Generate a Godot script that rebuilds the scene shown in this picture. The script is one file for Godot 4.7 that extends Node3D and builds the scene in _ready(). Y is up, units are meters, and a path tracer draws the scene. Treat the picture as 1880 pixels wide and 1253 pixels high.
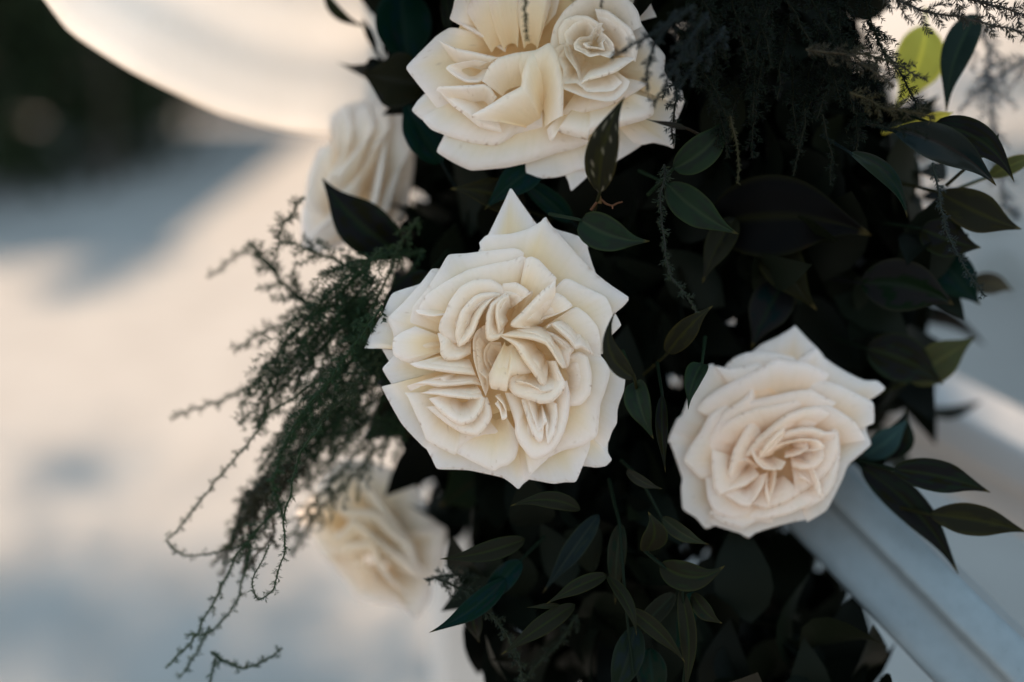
extends Node3D
# White garden roses, fern and dark leaves tied to a wedding arch; draped cloth and sunlit paving behind.

const EYE := Vector3(0, 1.35, 0)
const PITCH := -0.349
const FOCAL := 2610.0
const FOCUS := 0.54
var view := Basis(Vector3.RIGHT, PITCH)
var rng := RandomNumberGenerator.new()
var fine := FastNoiseLite.new()
var wide := FastNoiseLite.new()
var M := {}
var counts := {}
var heart_tone := Color(0.94, 0.81, 0.63)
var deep_tone := Color(0.93, 0.76, 0.48)
var deep_share := 0.85


# ---------------------------------------------------------------- helpers
func at(px: float, py: float, d: float) -> Vector3:
	return EYE + view * Vector3((px - 940.0) / FOCAL * d, (626.5 - py) / FOCAL * d, -d)


func ground_at(px: float, py: float) -> Vector3:
	var dir := view * Vector3((px - 940.0) / FOCAL, (626.5 - py) / FOCAL, -1.0)
	return EYE + dir * (EYE.y / -dir.y)


func numbered(n: String) -> String:
	counts[n] = counts.get(n, 0) + 1
	return n if counts[n] == 1 else "%s_%03d" % [n, counts[n] - 1]


func tag(o: Node, label: String, category: String, group := "", kind := "") -> void:
	if label: o.set_meta("label", label)
	if category: o.set_meta("category", category)
	if group: o.set_meta("group", group)
	if kind: o.set_meta("kind", kind)


func thing(called: String, label: String, category: String, where: Vector3, group := "") -> Node3D:
	var o := Node3D.new()
	o.name = numbered(called)
	add_child(o, true)
	o.position = where
	tag(o, label, category, group)
	return o


func obj(called: String, mesh: Mesh, mat: Material, parent: Node3D = null) -> MeshInstance3D:
	var o := MeshInstance3D.new()
	o.name = numbered(called) if parent == null else called
	o.mesh = mesh
	o.material_override = mat
	if parent: parent.add_child(o, true)
	else: add_child(o, true)
	return o


func arrays_mesh(p: PackedVector3Array, n: PackedVector3Array, c: PackedColorArray, idx: PackedInt32Array, uv := PackedVector2Array()) -> ArrayMesh:
	var a := []
	a.resize(Mesh.ARRAY_MAX)
	a[Mesh.ARRAY_VERTEX] = p
	a[Mesh.ARRAY_NORMAL] = n
	if c.size(): a[Mesh.ARRAY_COLOR] = c
	if uv.size(): a[Mesh.ARRAY_TEX_UV] = uv
	a[Mesh.ARRAY_INDEX] = idx
	var m := ArrayMesh.new()
	m.add_surface_from_arrays(Mesh.PRIMITIVE_TRIANGLES, a)
	return m


func sheet(p: PackedVector3Array, c: PackedColorArray, nu: int, nv: int) -> ArrayMesh:
	# a (nu+1) x (nv+1) grid, row by row along u
	var n := PackedVector3Array()
	n.resize(p.size())
	var uv := PackedVector2Array()
	uv.resize(p.size())
	var idx := PackedInt32Array()
	var w := nv + 1
	for i in nu + 1:
		for j in w:
			var du := p[mini(i + 1, nu) * w + j] - p[maxi(i - 1, 0) * w + j]
			var dv := p[i * w + mini(j + 1, nv)] - p[i * w + maxi(j - 1, 0)]
			var k := dv.cross(du)
			n[i * w + j] = k.normalized() if k.length_squared() > 1e-20 else Vector3.UP
			uv[i * w + j] = Vector2(float(i) / nu, float(j) / nv)
			if i < nu and j < nv:
				var q := i * w + j
				idx.append_array([q, q + w, q + 1, q + 1, q + w, q + w + 1])
	return arrays_mesh(p, n, c, idx, uv)


func smooth_line(pts: PackedVector3Array, count: int) -> PackedVector3Array:
	# Catmull-Rom through the points, evenly spaced by length
	var dense := PackedVector3Array()
	var last := pts.size() - 1
	for i in last:
		var a := pts[maxi(i - 1, 0)]
		var b := pts[i]
		var c := pts[i + 1]
		var d := pts[mini(i + 2, last)]
		var m1 := (c - a) * 0.27
		var m2 := (d - b) * 0.27
		var len := (c - b).length()
		m1 = m1.limit_length(len)
		m2 = m2.limit_length(len)
		for k in 12:
			var t := k / 12.0
			var t2 := t * t
			var t3 := t2 * t
			dense.append(b * (2 * t3 - 3 * t2 + 1) + m1 * (t3 - 2 * t2 + t) + c * (-2 * t3 + 3 * t2) + m2 * (t3 - t2))
	dense.append(pts[last])
	var sums := PackedFloat32Array([0.0])
	for i in dense.size() - 1:
		sums.append(sums[i] + dense[i].distance_to(dense[i + 1]))
	var total := sums[sums.size() - 1]
	var out := PackedVector3Array()
	var k := 0
	for i in count + 1:
		var want := total * i / count
		while k < sums.size() - 2 and sums[k + 1] < want: k += 1
		var span := maxf(sums[k + 1] - sums[k], 1e-9)
		out.append(dense[k].lerp(dense[k + 1], clampf((want - sums[k]) / span, 0, 1)))
	return out


func tube(pts: PackedVector3Array, r0: float, r1: float, color: Color, sides := 6) -> ArrayMesh:
	var p := PackedVector3Array()
	var n := PackedVector3Array()
	var c := PackedColorArray()
	var idx := PackedInt32Array()
	var up := Vector3(0.13, 0.31, 0.94).normalized()
	var last := pts.size() - 1
	for i in last + 1:
		var t := (pts[mini(i + 1, last)] - pts[maxi(i - 1, 0)]).normalized()
		var x := t.cross(up).normalized()
		var y := x.cross(t)
		up = y
		var r := lerpf(r0, r1, float(i) / last)
		for k in sides:
			var a := TAU * k / sides
			var d := x * cos(a) + y * sin(a)
			p.append(pts[i] + d * r)
			n.append(d)
			c.append(color)
			if i < last:
				var q := i * sides + k
				var e := i * sides + (k + 1) % sides
				idx.append_array([q, e, q + sides, e, e + sides, q + sides])
	for e in [0, last]:
		var q := p.size()
		p.append(pts[e])
		n.append(((pts[0] - pts[1]) if e == 0 else (pts[last] - pts[last - 1])).normalized())
		c.append(color)
		for k in sides:
			idx.append_array([q, e * sides + k, e * sides + (k + 1) % sides])
	return arrays_mesh(p, n, c, idx)


# ---------------------------------------------------------------- roses
func rose(called: String, label: String, where: Vector3, stem_to: Vector3) -> Node3D:
	var r := thing(called, label, "rose", where, "white roses in the arrangement")
	r.basis = view
	return r


func rose_stem(r: Node3D, depth_mm: float, sway: Vector3, heart := 24.0) -> void:
	# receptacle, sepals and stem behind the petals
	var cup := PackedVector3Array()
	for k in 6:
		cup.append(Vector3(0, 0, -(depth_mm - 6.0 + k * 2.4)) * 0.001)
	var bowl := PackedVector3Array()
	var hues := PackedColorArray()
	for i in 25:
		for j in 9:
			var a := TAU * i / 24.0
			var q := j / 8.0
			var wob := 1.0 + 0.12 * sin(a * 5.0) + 0.08 * sin(a * 3.0 + 1.0)
			bowl.append(Vector3(cos(a) * q * heart * wob, sin(a) * q * heart * wob, -depth_mm + 8.0 + 7.0 * q * q) * 0.001)
			hues.append(Color(deep_tone.r * 0.95, deep_tone.g * 0.74, deep_tone.b * 0.5).lerp(deep_tone, q))
	obj("petal_base", sheet(bowl, hues, 24, 8), M.petal, r)
	obj("receptacle", tube(cup, 0.0085, 0.004, Color(0.03, 0.05, 0.018), 12), M.leaf, r)
	var line := smooth_line(PackedVector3Array([Vector3(0, 0, -depth_mm * 0.001 - 0.004), Vector3(sway.x * 0.3, sway.y * 0.3, -depth_mm * 0.001 - 0.03), Vector3(sway.x, sway.y, -depth_mm * 0.001 - 0.08)]), 12)
	obj("stem", tube(line, 0.0028, 0.0026, Color(0.03, 0.05, 0.018), 8), M.leaf, r)
	for k in 5:
		var a := TAU * k / 5.0 + 0.4
		var out := Vector3(cos(a), sin(a), 0)
		obj("sepal", leaf_shape(Vector3(0, 0, -depth_mm * 0.001 - 0.001), out * 0.026 + Vector3(0, 0, -depth_mm * 0.001 - 0.012), Vector3(0, 0, -0.004), 0.008, out.cross(Vector3.BACK).normalized(), 0.1, Color(0.03, 0.05, 0.018)), M.leaf, r)


func petal(r: Node3D, flat: Array, root: Vector3, k: float, power: float, bulge: float, curl: float) -> void:
	var pts := PackedVector3Array()
	for i in flat.size() / 3:
		pts.append(Vector3(flat[3 * i], flat[3 * i + 1], flat[3 * i + 2]))
	var nu := 56
	var nv := 26
	var lip := smooth_line(pts, nu)
	var p := PackedVector3Array()
	var c := PackedColorArray()
	var s0 := rng.randf() * 1000.0
	var warm := rng.randf_range(-0.03, 0.03)
	var run := 0.0
	var chord := lip[0].distance_to(lip[nu])
	for i in nu + 1:
		var u := float(i) / nu
		if i: run += lip[i].distance_to(lip[i - 1])
		var l := lip[i]
		l.z += 0.5 * wide.get_noise_2d(run * 1.1, s0)
		var side := 1.0 - pow(absf(2 * u - 1), 2.5)
		var base := root + (Vector3(l.x, l.y, 0) - Vector3(root.x, root.y, 0)) * k
		base.z = root.z
		var reach := Vector2(l.x - base.x, l.y - base.y).length()
		for j in nv + 1:
			var s := pow(float(j) / nv, 1.7)
			var q := l.lerp(base, s)
			q.z = lerpf(l.z, base.z, pow(s, power)) + bulge * sin(PI * pow(s, 0.6)) * (0.35 + 0.65 * side)
			var mm := s * maxf(reach, 6.0)
			# the lip rolls back over about two millimetres
			var roll := maxf(0.0, 1.0 - mm / (0.8 + curl * 0.7))
			q.z -= curl * 0.42 * roll * roll * (0.8 + 0.6 * wide.get_noise_2d(run * 0.9, s0 + 50))
			# fine pleats that run from lip to root, and a soft uneven surface
			q.z += 0.22 * fine.get_noise_3d(run * 3.0, mm * 0.5, s0) * (0.4 + 0.6 * exp(-mm * 0.09)) * smoothstep(0.0, 2.0, mm)
			q.z += 0.75 * wide.get_noise_3d(run * 0.55, mm * 0.45, s0 + 9)
			p.append(q * 0.001)
			var heart := exp(-pow(Vector2(q.x, q.y).length() / 30.0, 2.0))
			var deep := smoothstep(0.3, 13.0, mm)
			var tone := Color(0.92, 0.85, 0.81).lerp(heart_tone, heart * 0.9)
			tone = tone.lerp(deep_tone, clampf(deep * deep_share + warm, 0, 1))
			tone = tone.lerp(Color(0.82, 0.56, 0.26), smoothstep(10.0, 26.0, mm) * deep_share * 0.9)
			# bruised, tan specks along the lip
			var speck := fine.get_noise_2d(run * 5.0, s0 + 300 + mm * 1.5)
			var tips := smoothstep(0.36, 0.58, speck) * exp(-mm * 1.3)
			tone = tone.lerp(Color(0.36, 0.21, 0.11), tips * 0.8)
			var vein := 1.0 - 0.035 * maxf(0.0, fine.get_noise_2d(run * 9.0, s0 + 700.0)) - 0.02 * wide.get_noise_2d(run * 3.0, mm * 2.0 + s0)
			tone = Color(tone.r * vein, tone.g * vein, tone.b * vein * vein)
			var flaw := fine.get_noise_3d(q.x * 4.5 + q.y, q.y * 2.2, s0)
			tone = tone.lerp(Color(0.55, 0.42, 0.29), smoothstep(0.56, 0.74, flaw) * 0.5)
			c.append(tone)
	obj("petal", sheet(p, c, nu, nv), M.petal, r)


func roses() -> void:
	var r := rose("rose", "large open white rose with a quartered centre, in the middle of the arrangement", at(922.6, 650.5, 0.5400), Vector3.ZERO)
	petal(r, [-12.4,34.6,-16.5,-9.3,40.4,-15.5,-5.2,47.5,-14.9,-1.1,55.9,-14.6,1.5,61.5,-14.5,3.1,64.8,-14.5,5.2,62,-14.6,9.1,56.4,-14.9,13.4,50.6,-15.5,18.8,45.8,-16.5], Vector3(-.1, -.2, -21.3), 0.12, 2, 1.2, 1)
	petal(r, [17.3,51,-17.8,21.3,48.7,-16.6,26.9,47,-16,32.7,44.7,-15.8,33.4,40.7,-15.8,35.1,35.1,-16,36.7,31,-16.6,39.3,26.5,-17.8], Vector3(-.1, -.2, -21.3), 0.12, 2, 1.2, 1)
	petal(r, [-9.2,43.4,-13.9,-6.3,46.3,-13.3,-1.1,46.5,-12.8,3.6,46.9,-12.4,10.1,48.8,-12.2,14.6,51.3,-12,16.6,53.5,-11.9,18.2,51,-11.9,20.2,48.5,-11.9,25.2,42.9,-11.9,30.3,37.2,-11.9,36.2,31.3,-11.9,42.5,26.4,-12,47.6,23,-12.2,49.3,21.5,-12.4,46.8,18.3,-12.8,44.1,16.1,-13.3,41.6,13.1,-13.9], Vector3(-.1, -.2, -21.3), 0.12, 2, 1.2, 2)
	petal(r, [41.6,18.7,-14.5,43.9,15.6,-13,46,11.2,-12.6,43.7,8.5,-12.6,40.5,5,-13,39.1,-.1,-14.5], Vector3(-.1, -.2, -21.3), 0.12, 2, 1.2, 1)
	petal(r, [-37,12.5,-11.2,-34.7,18.5,-10.2,-29.5,25,-9.6,-24.3,33,-9.3,-21,38.3,-9.2,-14.2,38.9,-9.2,-5.1,40,-9.3,3.6,40.9,-9.6,6.5,40.4,-10.2,8.3,39.1,-11.2], Vector3(-.1, -.2, -21.3), 0.12, 2, 1.2, 1.6)
	petal(r, [-33.5,16,-8.6,-29.2,22.8,-7.3,-22.3,27.7,-6.8,-13.9,32.2,-6.6,-5.1,34.5,-6.6,3.6,36.2,-6.8,7.4,37.7,-7.3,9.2,37,-8.6], Vector3(-.1, -.2, -21.3), 0.12, 2, 1.2, 1)
	petal(r, [-24.5,33.2,-13.2,-27.7,32.9,-11.8,-31.9,27.5,-11.3,-38.5,20.1,-11.2,-44.7,13.8,-11.3,-42.8,8.5,-11.8,-41.9,1.9,-13.2], Vector3(-.1, -.2, -21.3), 0.12, 2, 1.2, 1.6)
	petal(r, [-29.8,29,-17.2,-32.8,27.2,-16.2,-43.1,23.6,-15.6,-47,15.7,-15.3,-51.3,8.6,-15.2,-54.1,2.1,-15.2,-52.1,3.4,-15.2,-49.7,4.2,-15.3,-47.5,2.1,-15.6,-44.6,-2.9,-16.2,-42,-6.3,-17.2], Vector3(-.1, -.2, -21.3), 0.12, 2, 1.2, 1)
	petal(r, [-42.4,-.1,-15.9,-44.5,-3,-14.3,-46.9,-6,-13.9,-43.8,-11.3,-13.9,-40.9,-15.7,-14.3,-37.3,-21.1,-15.9], Vector3(-.1, -.2, -21.3), 0.12, 2, 1.2, 1)
	petal(r, [-39.8,-16.4,-15.2,-41.4,-16,-13.9,-44.8,-13.5,-13.4,-47.2,-12.7,-13.2,-44.9,-17.6,-13.2,-39.2,-27.5,-13.4,-31.2,-36.1,-13.9,-26.6,-39.4,-15.2], Vector3(-.1, -.2, -21.3), 0.12, 2, 1.2, 1)
	petal(r, [-31.1,-34.7,-14.5,-27.7,-40.8,-13.6,-25.5,-44.8,-13,-19.4,-45.1,-12.7,-13.1,-45.4,-12.6,-6.2,-46.8,-12.5,0,-48.3,-12.6,3.5,-50.6,-12.7,6.1,-52.8,-13,7.8,-50.9,-13.6,11.1,-48.5,-14.5], Vector3(-.1, -.2, -21.3), 0.12, 2, 1.2, 1)
	petal(r, [7,-49.9,-13.9,10.1,-49,-12.7,15.1,-49.8,-12.1,19.8,-50.6,-11.9,24.2,-50,-11.9,28.3,-49.8,-11.9,30.3,-45.7,-12.1,32.5,-40.3,-12.7,34.7,-34.2,-13.9], Vector3(-.1, -.2, -21.3), 0.12, 2, 1.2, 1)
	petal(r, [28.5,-43.9,-16.5,33.1,-44.1,-15.2,36.5,-44.5,-14.7,40.2,-43.8,-14.5,42.5,-41.4,-14.5,41.1,-38.5,-14.7,41.2,-34.8,-15.2,43,-30.3,-16.5], Vector3(-.1, -.2, -21.3), 0.12, 2, 1.2, 1)
	petal(r, [40.6,-3.7,-14.5,43.6,-5.2,-13.6,46.7,-6.9,-13,47.7,-8.7,-12.7,47.2,-14.3,-12.6,45.6,-18.6,-12.5,44.7,-21.9,-12.6,44.4,-27,-12.7,42.7,-30.1,-13,41.1,-34.7,-13.6,38.6,-38.8,-14.5], Vector3(-.1, -.2, -21.3), 0.12, 2, 1.2, 1)
	petal(r, [32.2,0.9,-9.3,35.8,-.5,-8.5,37.4,-.3,-7.9,41.2,-4.7,-7.6,41.2,-8.6,-7.4,39.2,-15.4,-7.3,37.8,-19.3,-7.3,36.7,-30.2,-7.3,35.7,-32.3,-7.3,30.8,-35.4,-7.4,23.4,-37.3,-7.6,18.7,-39.6,-7.9,14.5,-43.2,-8.5,10.5,-47,-9.3], Vector3(-.1, -.2, -21.3), 0.12, 2, 1.2, 1.8)
	petal(r, [20.3,23.9,-9.9,20.8,26.3,-8.9,23.8,29,-8.3,26.6,28.6,-8,33.1,25.4,-7.9,39.7,22.1,-7.9,42,17.5,-8,42.4,13,-8.3,41.7,8,-8.9,39.8,2.4,-9.9], Vector3(-.1, -.2, -21.3), 0.12, 2, 1.2, 1.5)
	petal(r, [25.7,16,-7.3,26.3,17.4,-5.9,28.8,17.9,-5.4,32.8,15,-5.3,36.5,10.3,-5.4,37.6,5,-5.9,37.9,-1.1,-7.3], Vector3(-.1, -.2, -21.3), 0.12, 2, 1.2, 1)
	petal(r, [15.5,21.9,-4.6,20.6,23.4,-3.2,23.6,21.9,-2.7,26.7,18.6,-2.6,25.1,17,-2.7,20.9,15.8,-3.2,16.7,14.9,-4.6], Vector3(7, 9, -8.4), 0.35, 2, 1.2, 1)
	petal(r, [14,19.3,-5.1,18.7,20.7,-3.7,19.1,18.6,-3.2,24.2,17.2,-3.1,23.3,16.4,-3.2,17.6,14.3,-3.7,14.2,13.3,-5.1], Vector3(7, 9, -8.4), 0.35, 2, 0.72, 0.7)
	petal(r, [20.2,28.6,-1.3,18,26.4,-.2,15.2,24.3,0.4,10.6,19.6,0.6,6.4,15.3,0.7,3.4,12.4,0.6,3,10.7,0.4,5,9.9,-.2,7.7,10.7,-1.3], Vector3(20, 10, -7.6), 0.45, 2, 3, 1.2)
	petal(r, [19,23.4,-1.9,16.4,21.4,-.5,12.1,18.6,0,9.6,14.5,0.1,5.2,12.4,0,4.3,10.6,-.5,6.3,10.1,-1.9], Vector3(20, 10, -7.6), 0.45, 2, 1.8, 0.84)
	petal(r, [8.6,36.1,-6.6,9.4,37,-5.2,11.1,37.4,-4.7,13.9,36.2,-4.6,17.5,32.4,-4.7,20.7,29.1,-5.2,19.5,26.8,-6.6], Vector3(3, 9, -10.9), 0.35, 2, 1.2, 1)
	petal(r, [7.4,29.8,-7.5,10.4,34.2,-5.8,12.9,33.5,-5.5,13.9,27.7,-5.8,18.6,26.6,-7.5], Vector3(3, 9, -10.9), 0.35, 2, 0.72, 0.7)
	petal(r, [0,26.9,-4,5,27.4,-2.4,8.2,25.7,-2,10.9,23.4,-2,9.6,22.6,-2.4,6,23.4,-4], Vector3(-.1, 15, -9.2), 0.4, 2, 1.2, 1)
	petal(r, [0.2,24.8,-4.6,3.6,23.8,-3,6.6,23.1,-2.6,7.5,20.9,-2.6,8,20.9,-3,4.5,21,-4.6], Vector3(-.1, 15, -9.2), 0.4, 2, 0.72, 0.7)
	petal(r, [-33.7,17,-6.6,-32.4,15.4,-5.1,-28.7,14.3,-4.6,-24.5,14.6,-4.6,-21.8,16,-5.1,-19.6,19,-6.6], Vector3(-9.1, 17.1, -9.2), 0.4, 2, 1.2, 1.5)
	petal(r, [-31.5,16.6,-7.1,-30.9,15.1,-5.5,-26.2,14.9,-5.1,-22.1,15,-5.1,-20.8,15.8,-5.5,-19.1,18.6,-7.1], Vector3(-9.1, 17.1, -9.2), 0.4, 2, 0.72, 1)
	petal(r, [-18.1,4,-5.3,-21.8,5.8,-4.3,-24.5,9.2,-3.7,-23.8,12.9,-3.4,-22.2,15.5,-3.3,-20.3,20.2,-3.3,-16.1,25.8,-3.3,-10.5,28.6,-3.4,-4.4,28.6,-3.7,-.2,26.2,-4.3,2.2,22,-5.3], Vector3(-4.6, 12, -11.8), 0.35, 2, 2, 1)
	petal(r, [-16.2,5.2,-6.2,-17.1,7.4,-5.2,-18,9.7,-4.6,-19.9,12.6,-4.3,-18.7,14.9,-4.2,-18.1,18.8,-4.2,-12.4,21.9,-4.2,-9.5,26.1,-4.3,-3.8,24.6,-4.6,-.8,22.5,-5.2,1.2,19.8,-6.2], Vector3(-4.6, 12, -11.8), 0.35, 2, 1.2, 0.7)
	petal(r, [-14.5,3.5,-3.3,-17.1,2.9,-2.3,-18.1,7.7,-1.7,-17.4,11.8,-1.4,-16,16.4,-1.3,-12.7,20.2,-1.3,-11.1,22,-1.4,-8,23.3,-1.7,-4,23.7,-2.3,-.6,23.4,-3.3], Vector3(-5.1, 13, -10.9), 0.4, 2, 2, 1)
	petal(r, [-13,4.5,-4.2,-15.5,4.5,-3.1,-16.5,8.4,-2.5,-14.8,11.8,-2.3,-14.5,15.8,-2.2,-11.3,18.4,-2.2,-9.7,19.7,-2.3,-7.3,21,-2.5,-3.9,22.2,-3.1,-1.2,21.7,-4.2], Vector3(-5.1, 13, -10.9), 0.4, 2, 1.2, 0.7)
	petal(r, [-16.7,2.6,-2,-13.7,4.4,-.7,-10.7,8.3,-.2,-8.7,13.3,0,-6.9,16.8,0,-4.5,20,-.2,-2.8,21.8,-.7,-1,23.1,-2], Vector3(-16.1, 15, -5.9), 0.5, 2, 2.5, 1)
	petal(r, [-16.3,4,-2.8,-13.7,6.5,-1.5,-11.1,8.8,-.9,-9.1,13.4,-.8,-7.5,16.9,-.8,-5.5,19.8,-.9,-4.1,21.5,-1.5,-3,21.9,-2.8], Vector3(-16.1, 15, -5.9), 0.5, 2, 1.5, 0.7)
	petal(r, [1.4,23.6,-1.3,-1.5,21.6,-.2,-4.5,19.3,0.4,-6.2,14.9,0.6,-6.6,8.9,0.7,-6,5.7,0.6,-4.3,4.7,0.4,-1.5,5.7,-.2,0.2,7.6,-1.3], Vector3(1.5, 14.5, -7.6), 0.4, 2, 3, 1)
	petal(r, [-.9,21.1,-2.4,-3.1,18.7,-1,-5,14.8,-.4,-5.3,9.3,-.4,-4.3,7.2,-.4,-3.1,6.6,-1,-.7,6.8,-2.4], Vector3(1.5, 14.5, -7.6), 0.4, 2, 1.8, 0.7)
	petal(r, [2.2,22.8,-.3,0,21.8,1.2,-2.4,19,1.6,-2.8,14.3,1.6,-2,9.9,1.2,-1.6,7.4,-.3], Vector3(4, 15, -6.7), 0.45, 2, 2.5, 1)
	petal(r, [2.1,21.1,-1.4,0.8,20.7,0.2,-.8,18.2,0.6,-1.9,14.6,0.6,-.6,10.9,0.2,-.2,9.6,-1.4], Vector3(4, 15, -6.7), 0.45, 2, 1.5, 0.7)
	petal(r, [-6.6,11.3,-1.3,-10.1,8.5,0.1,-11.3,4.9,0.6,-11,-1.7,0.7,-9.6,-7.2,0.6,-7.9,-12.4,0.1,-6.4,-16.1,-1.3], Vector3(-1.6, -2.6, -10.1), 0.45, 1, -1.5, 0.8)
	petal(r, [-8.9,6.6,-1.9,-10.2,4.1,-.4,-9.5,-2.1,0.1,-8.9,-6.6,0.1,-6.2,-9.7,-.4,-6.1,-14.7,-1.9], Vector3(-1.6, -2.6, -10.1), 0.45, 1, -0.9, 0.56)
	petal(r, [-.7,4.5,-5.3,-5.1,4.4,-3.7,-7.2,1.1,-3.3,-7.2,-2.6,-3.3,-6,-5.5,-3.7,-4.5,-8.6,-5.3], Vector3(0.9, -3.1, -10.9), 0.4, 1, -1, 0.8)
	petal(r, [-.3,2.7,-6.3,-4.2,3.7,-4.7,-5.8,0.4,-4.3,-5.7,-2.6,-4.3,-4.4,-4.6,-4.7,-3.8,-8.1,-6.3], Vector3(0.9, -3.1, -10.9), 0.4, 1, -0.6, 0.56)
	petal(r, [-5.4,-8,-1.3,-5,-11.2,-.2,-4.2,-13.2,0.4,-1.3,-13.7,0.6,1.5,-14.2,0.7,2.2,-10.9,0.6,3.6,-8.5,0.4,7.4,-7.9,-.2,10.9,-7.2,-1.3], Vector3(3.5, 9.9, -3.8), 0.35, 1.4, 5, 1)
	petal(r, [-3.9,-4.6,-2.1,-3.5,-7.4,-.9,-3,-9.3,-.3,-.7,-10,-.1,1.8,-8.4,-.1,2.2,-8.3,-.3,3.2,-6.5,-.9,6.3,-4.5,-2.1], Vector3(3.5, 9.9, -3.8), 0.35, 1.4, 3, 0.7)
	petal(r, [-1.6,6.9,0,1,6.7,1.1,5,6.2,1.7,11.1,5.3,1.9,16.2,3.5,2,19,-.2,1.9,20.8,-3.1,1.7,22.8,-5.5,1.1,24.2,-4.8,0], Vector3(18, 14.5, -6.7), 0.55, 2, 3.5, 1.5)
	petal(r, [5.2,9.1,-.5,8.2,7.9,0.8,12.1,7.2,1.4,16.3,4.7,1.5,18.1,3.6,1.5,19.3,1.8,1.4,21.3,-1.9,0.8,22.9,-2.6,-.5], Vector3(18, 14.5, -6.7), 0.55, 2, 2.1, 1)
	petal(r, [-1.3,6.9,-.3,1.2,5.4,1.1,4.7,2.9,1.6,7.9,-2.6,1.7,11.6,-7.6,1.6,13.9,-10.9,1.1,16.5,-13.5,-.3], Vector3(18.5, 5, -7.6), 0.5, 2, 3, 1.2)
	petal(r, [0.4,6.9,-.9,3.8,4.9,0.5,6,3,1,9,-1.9,1.1,13,-5.3,1,14.4,-9.1,0.5,16.9,-10.1,-.9], Vector3(18.5, 5, -7.6), 0.5, 2, 1.8, 0.84)
	petal(r, [2.2,-9.4,0.3,1.9,-12.2,1.3,4.3,-15.5,1.9,7.9,-16.9,2.2,11.2,-17.7,2.3,14.3,-18.9,2.3,19,-18.2,2.3,22.6,-14.5,2.2,24.1,-11.4,1.9,22,-6.9,1.3,20.4,-2.5,0.3], Vector3(14.6, -3.1, -9.2), 0.35, 2, 1.5, 1.5)
	petal(r, [4.1,-10.7,-.2,5.1,-14.4,0.9,9.2,-15.2,1.5,12,-15.4,1.7,14.2,-15.5,1.8,18.2,-14.4,1.8,22.3,-13.5,1.7,21.9,-9.7,1.5,20.9,-6.2,0.9,19.4,-2.5,-.2], Vector3(14.6, -3.1, -9.2), 0.35, 2, 0.9, 1)
	petal(r, [3.8,-10.9,0.1,5.9,-9.9,1.5,9.9,-10.8,2,12.8,-12.3,2.1,15.3,-13.8,2,18.8,-13.6,1.5,20.8,-12.1,0.1], Vector3(13.9, -16, -3.4), 0.5, 2, 1.5, 0.6)
	petal(r, [6.7,-12.4,-.6,8,-11.1,1,10.1,-11.2,1.4,13.4,-12.7,1.4,14.7,-14.3,1,17.6,-14.3,-.6], Vector3(13.9, -16, -3.4), 0.5, 2, 0.9, 0.42)
	petal(r, [0.8,-14.8,-3.3,3,-20.9,-2.5,4.7,-26.6,-2,4.6,-29.8,-1.6,6.2,-34,-1.4,8.5,-37,-1.3,10.7,-39.8,-1.3,13.4,-40.2,-1.3,18.1,-37.8,-1.3,21.1,-34.6,-1.4,23.6,-29.8,-1.6,25.2,-23.9,-2,25.9,-16,-2.5,24.7,-10,-3.3], Vector3(13.6, -14.3, -10.9), 0.3, 2, 2, 1)
	petal(r, [4.3,-19.9,-3.9,5.2,-25,-3,5.1,-28.1,-2.4,6.8,-32.5,-2.1,9.4,-32.5,-1.9,11.2,-36,-1.9,13,-36.1,-1.9,16.8,-33.5,-1.9,20.1,-32.8,-2.1,22.5,-27.8,-2.4,23.6,-22.6,-3,23.7,-15.4,-3.9], Vector3(13.6, -14.3, -10.9), 0.3, 2, 1.2, 0.7)
	petal(r, [7.1,-17.4,-1.3,8.9,-23.8,-.4,11.1,-30.2,0.2,13.5,-33.5,0.5,15.3,-32.9,0.6,15.8,-27.2,0.7,17.4,-26.7,0.6,17.1,-34.8,0.5,19.8,-30.7,0.2,21.1,-23.8,-.4,20.7,-18.9,-1.3], Vector3(14, -15.6, -6.7), 0.4, 2, 1.5, 1)
	petal(r, [9,-16.5,-1.8,10.4,-21.4,-.7,12.4,-27.3,-.1,13.5,-30.2,0.1,15.3,-28.6,0.2,15.8,-25.6,0.2,16.8,-24.6,0.1,16.7,-31.2,-.1,19.9,-28.9,-.7,20,-22.3,-1.8], Vector3(14, -15.6, -6.7), 0.4, 2, 0.9, 0.7)
	petal(r, [-3,-15.9,-1,0,-19.2,0.4,1.8,-23.7,0.9,1,-24.8,1,-.3,-24.9,0.9,-1.2,-21.3,0.4,-3,-18.9,-1], Vector3(1, -15.1, -5.9), 0.5, 2, 1, 1)
	petal(r, [-2.3,-15.5,-1.5,-.2,-18.9,-.1,1.3,-22.4,0.4,1,-22.8,0.5,-.1,-23.2,0.4,-1.4,-20.4,-.1,-2.2,-17.9,-1.5], Vector3(1, -15.1, -5.9), 0.5, 2, 0.6, 0.7)
	petal(r, [-5.8,-16.5,-4,-4.4,-20.5,-2.9,-4,-23.8,-2.3,-5.7,-27.5,-2.1,-8,-30,-2,-9.8,-31.3,-2,-15.7,-30.2,-2.1,-20.9,-27.1,-2.3,-25,-23.9,-2.9,-29.4,-20.3,-4], Vector3(-15.2, -18.3, -10.1), 0.35, 2, 2, 1)
	petal(r, [-6.4,-19.8,-4.9,-6.4,-22.7,-3.6,-7,-26.2,-3.1,-9.2,-28.7,-2.9,-10.4,-29.5,-2.9,-15.8,-28.1,-3.1,-20,-25.9,-3.6,-23.5,-22.9,-4.9], Vector3(-15.2, -18.3, -10.1), 0.35, 2, 1.2, 0.7)
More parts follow.
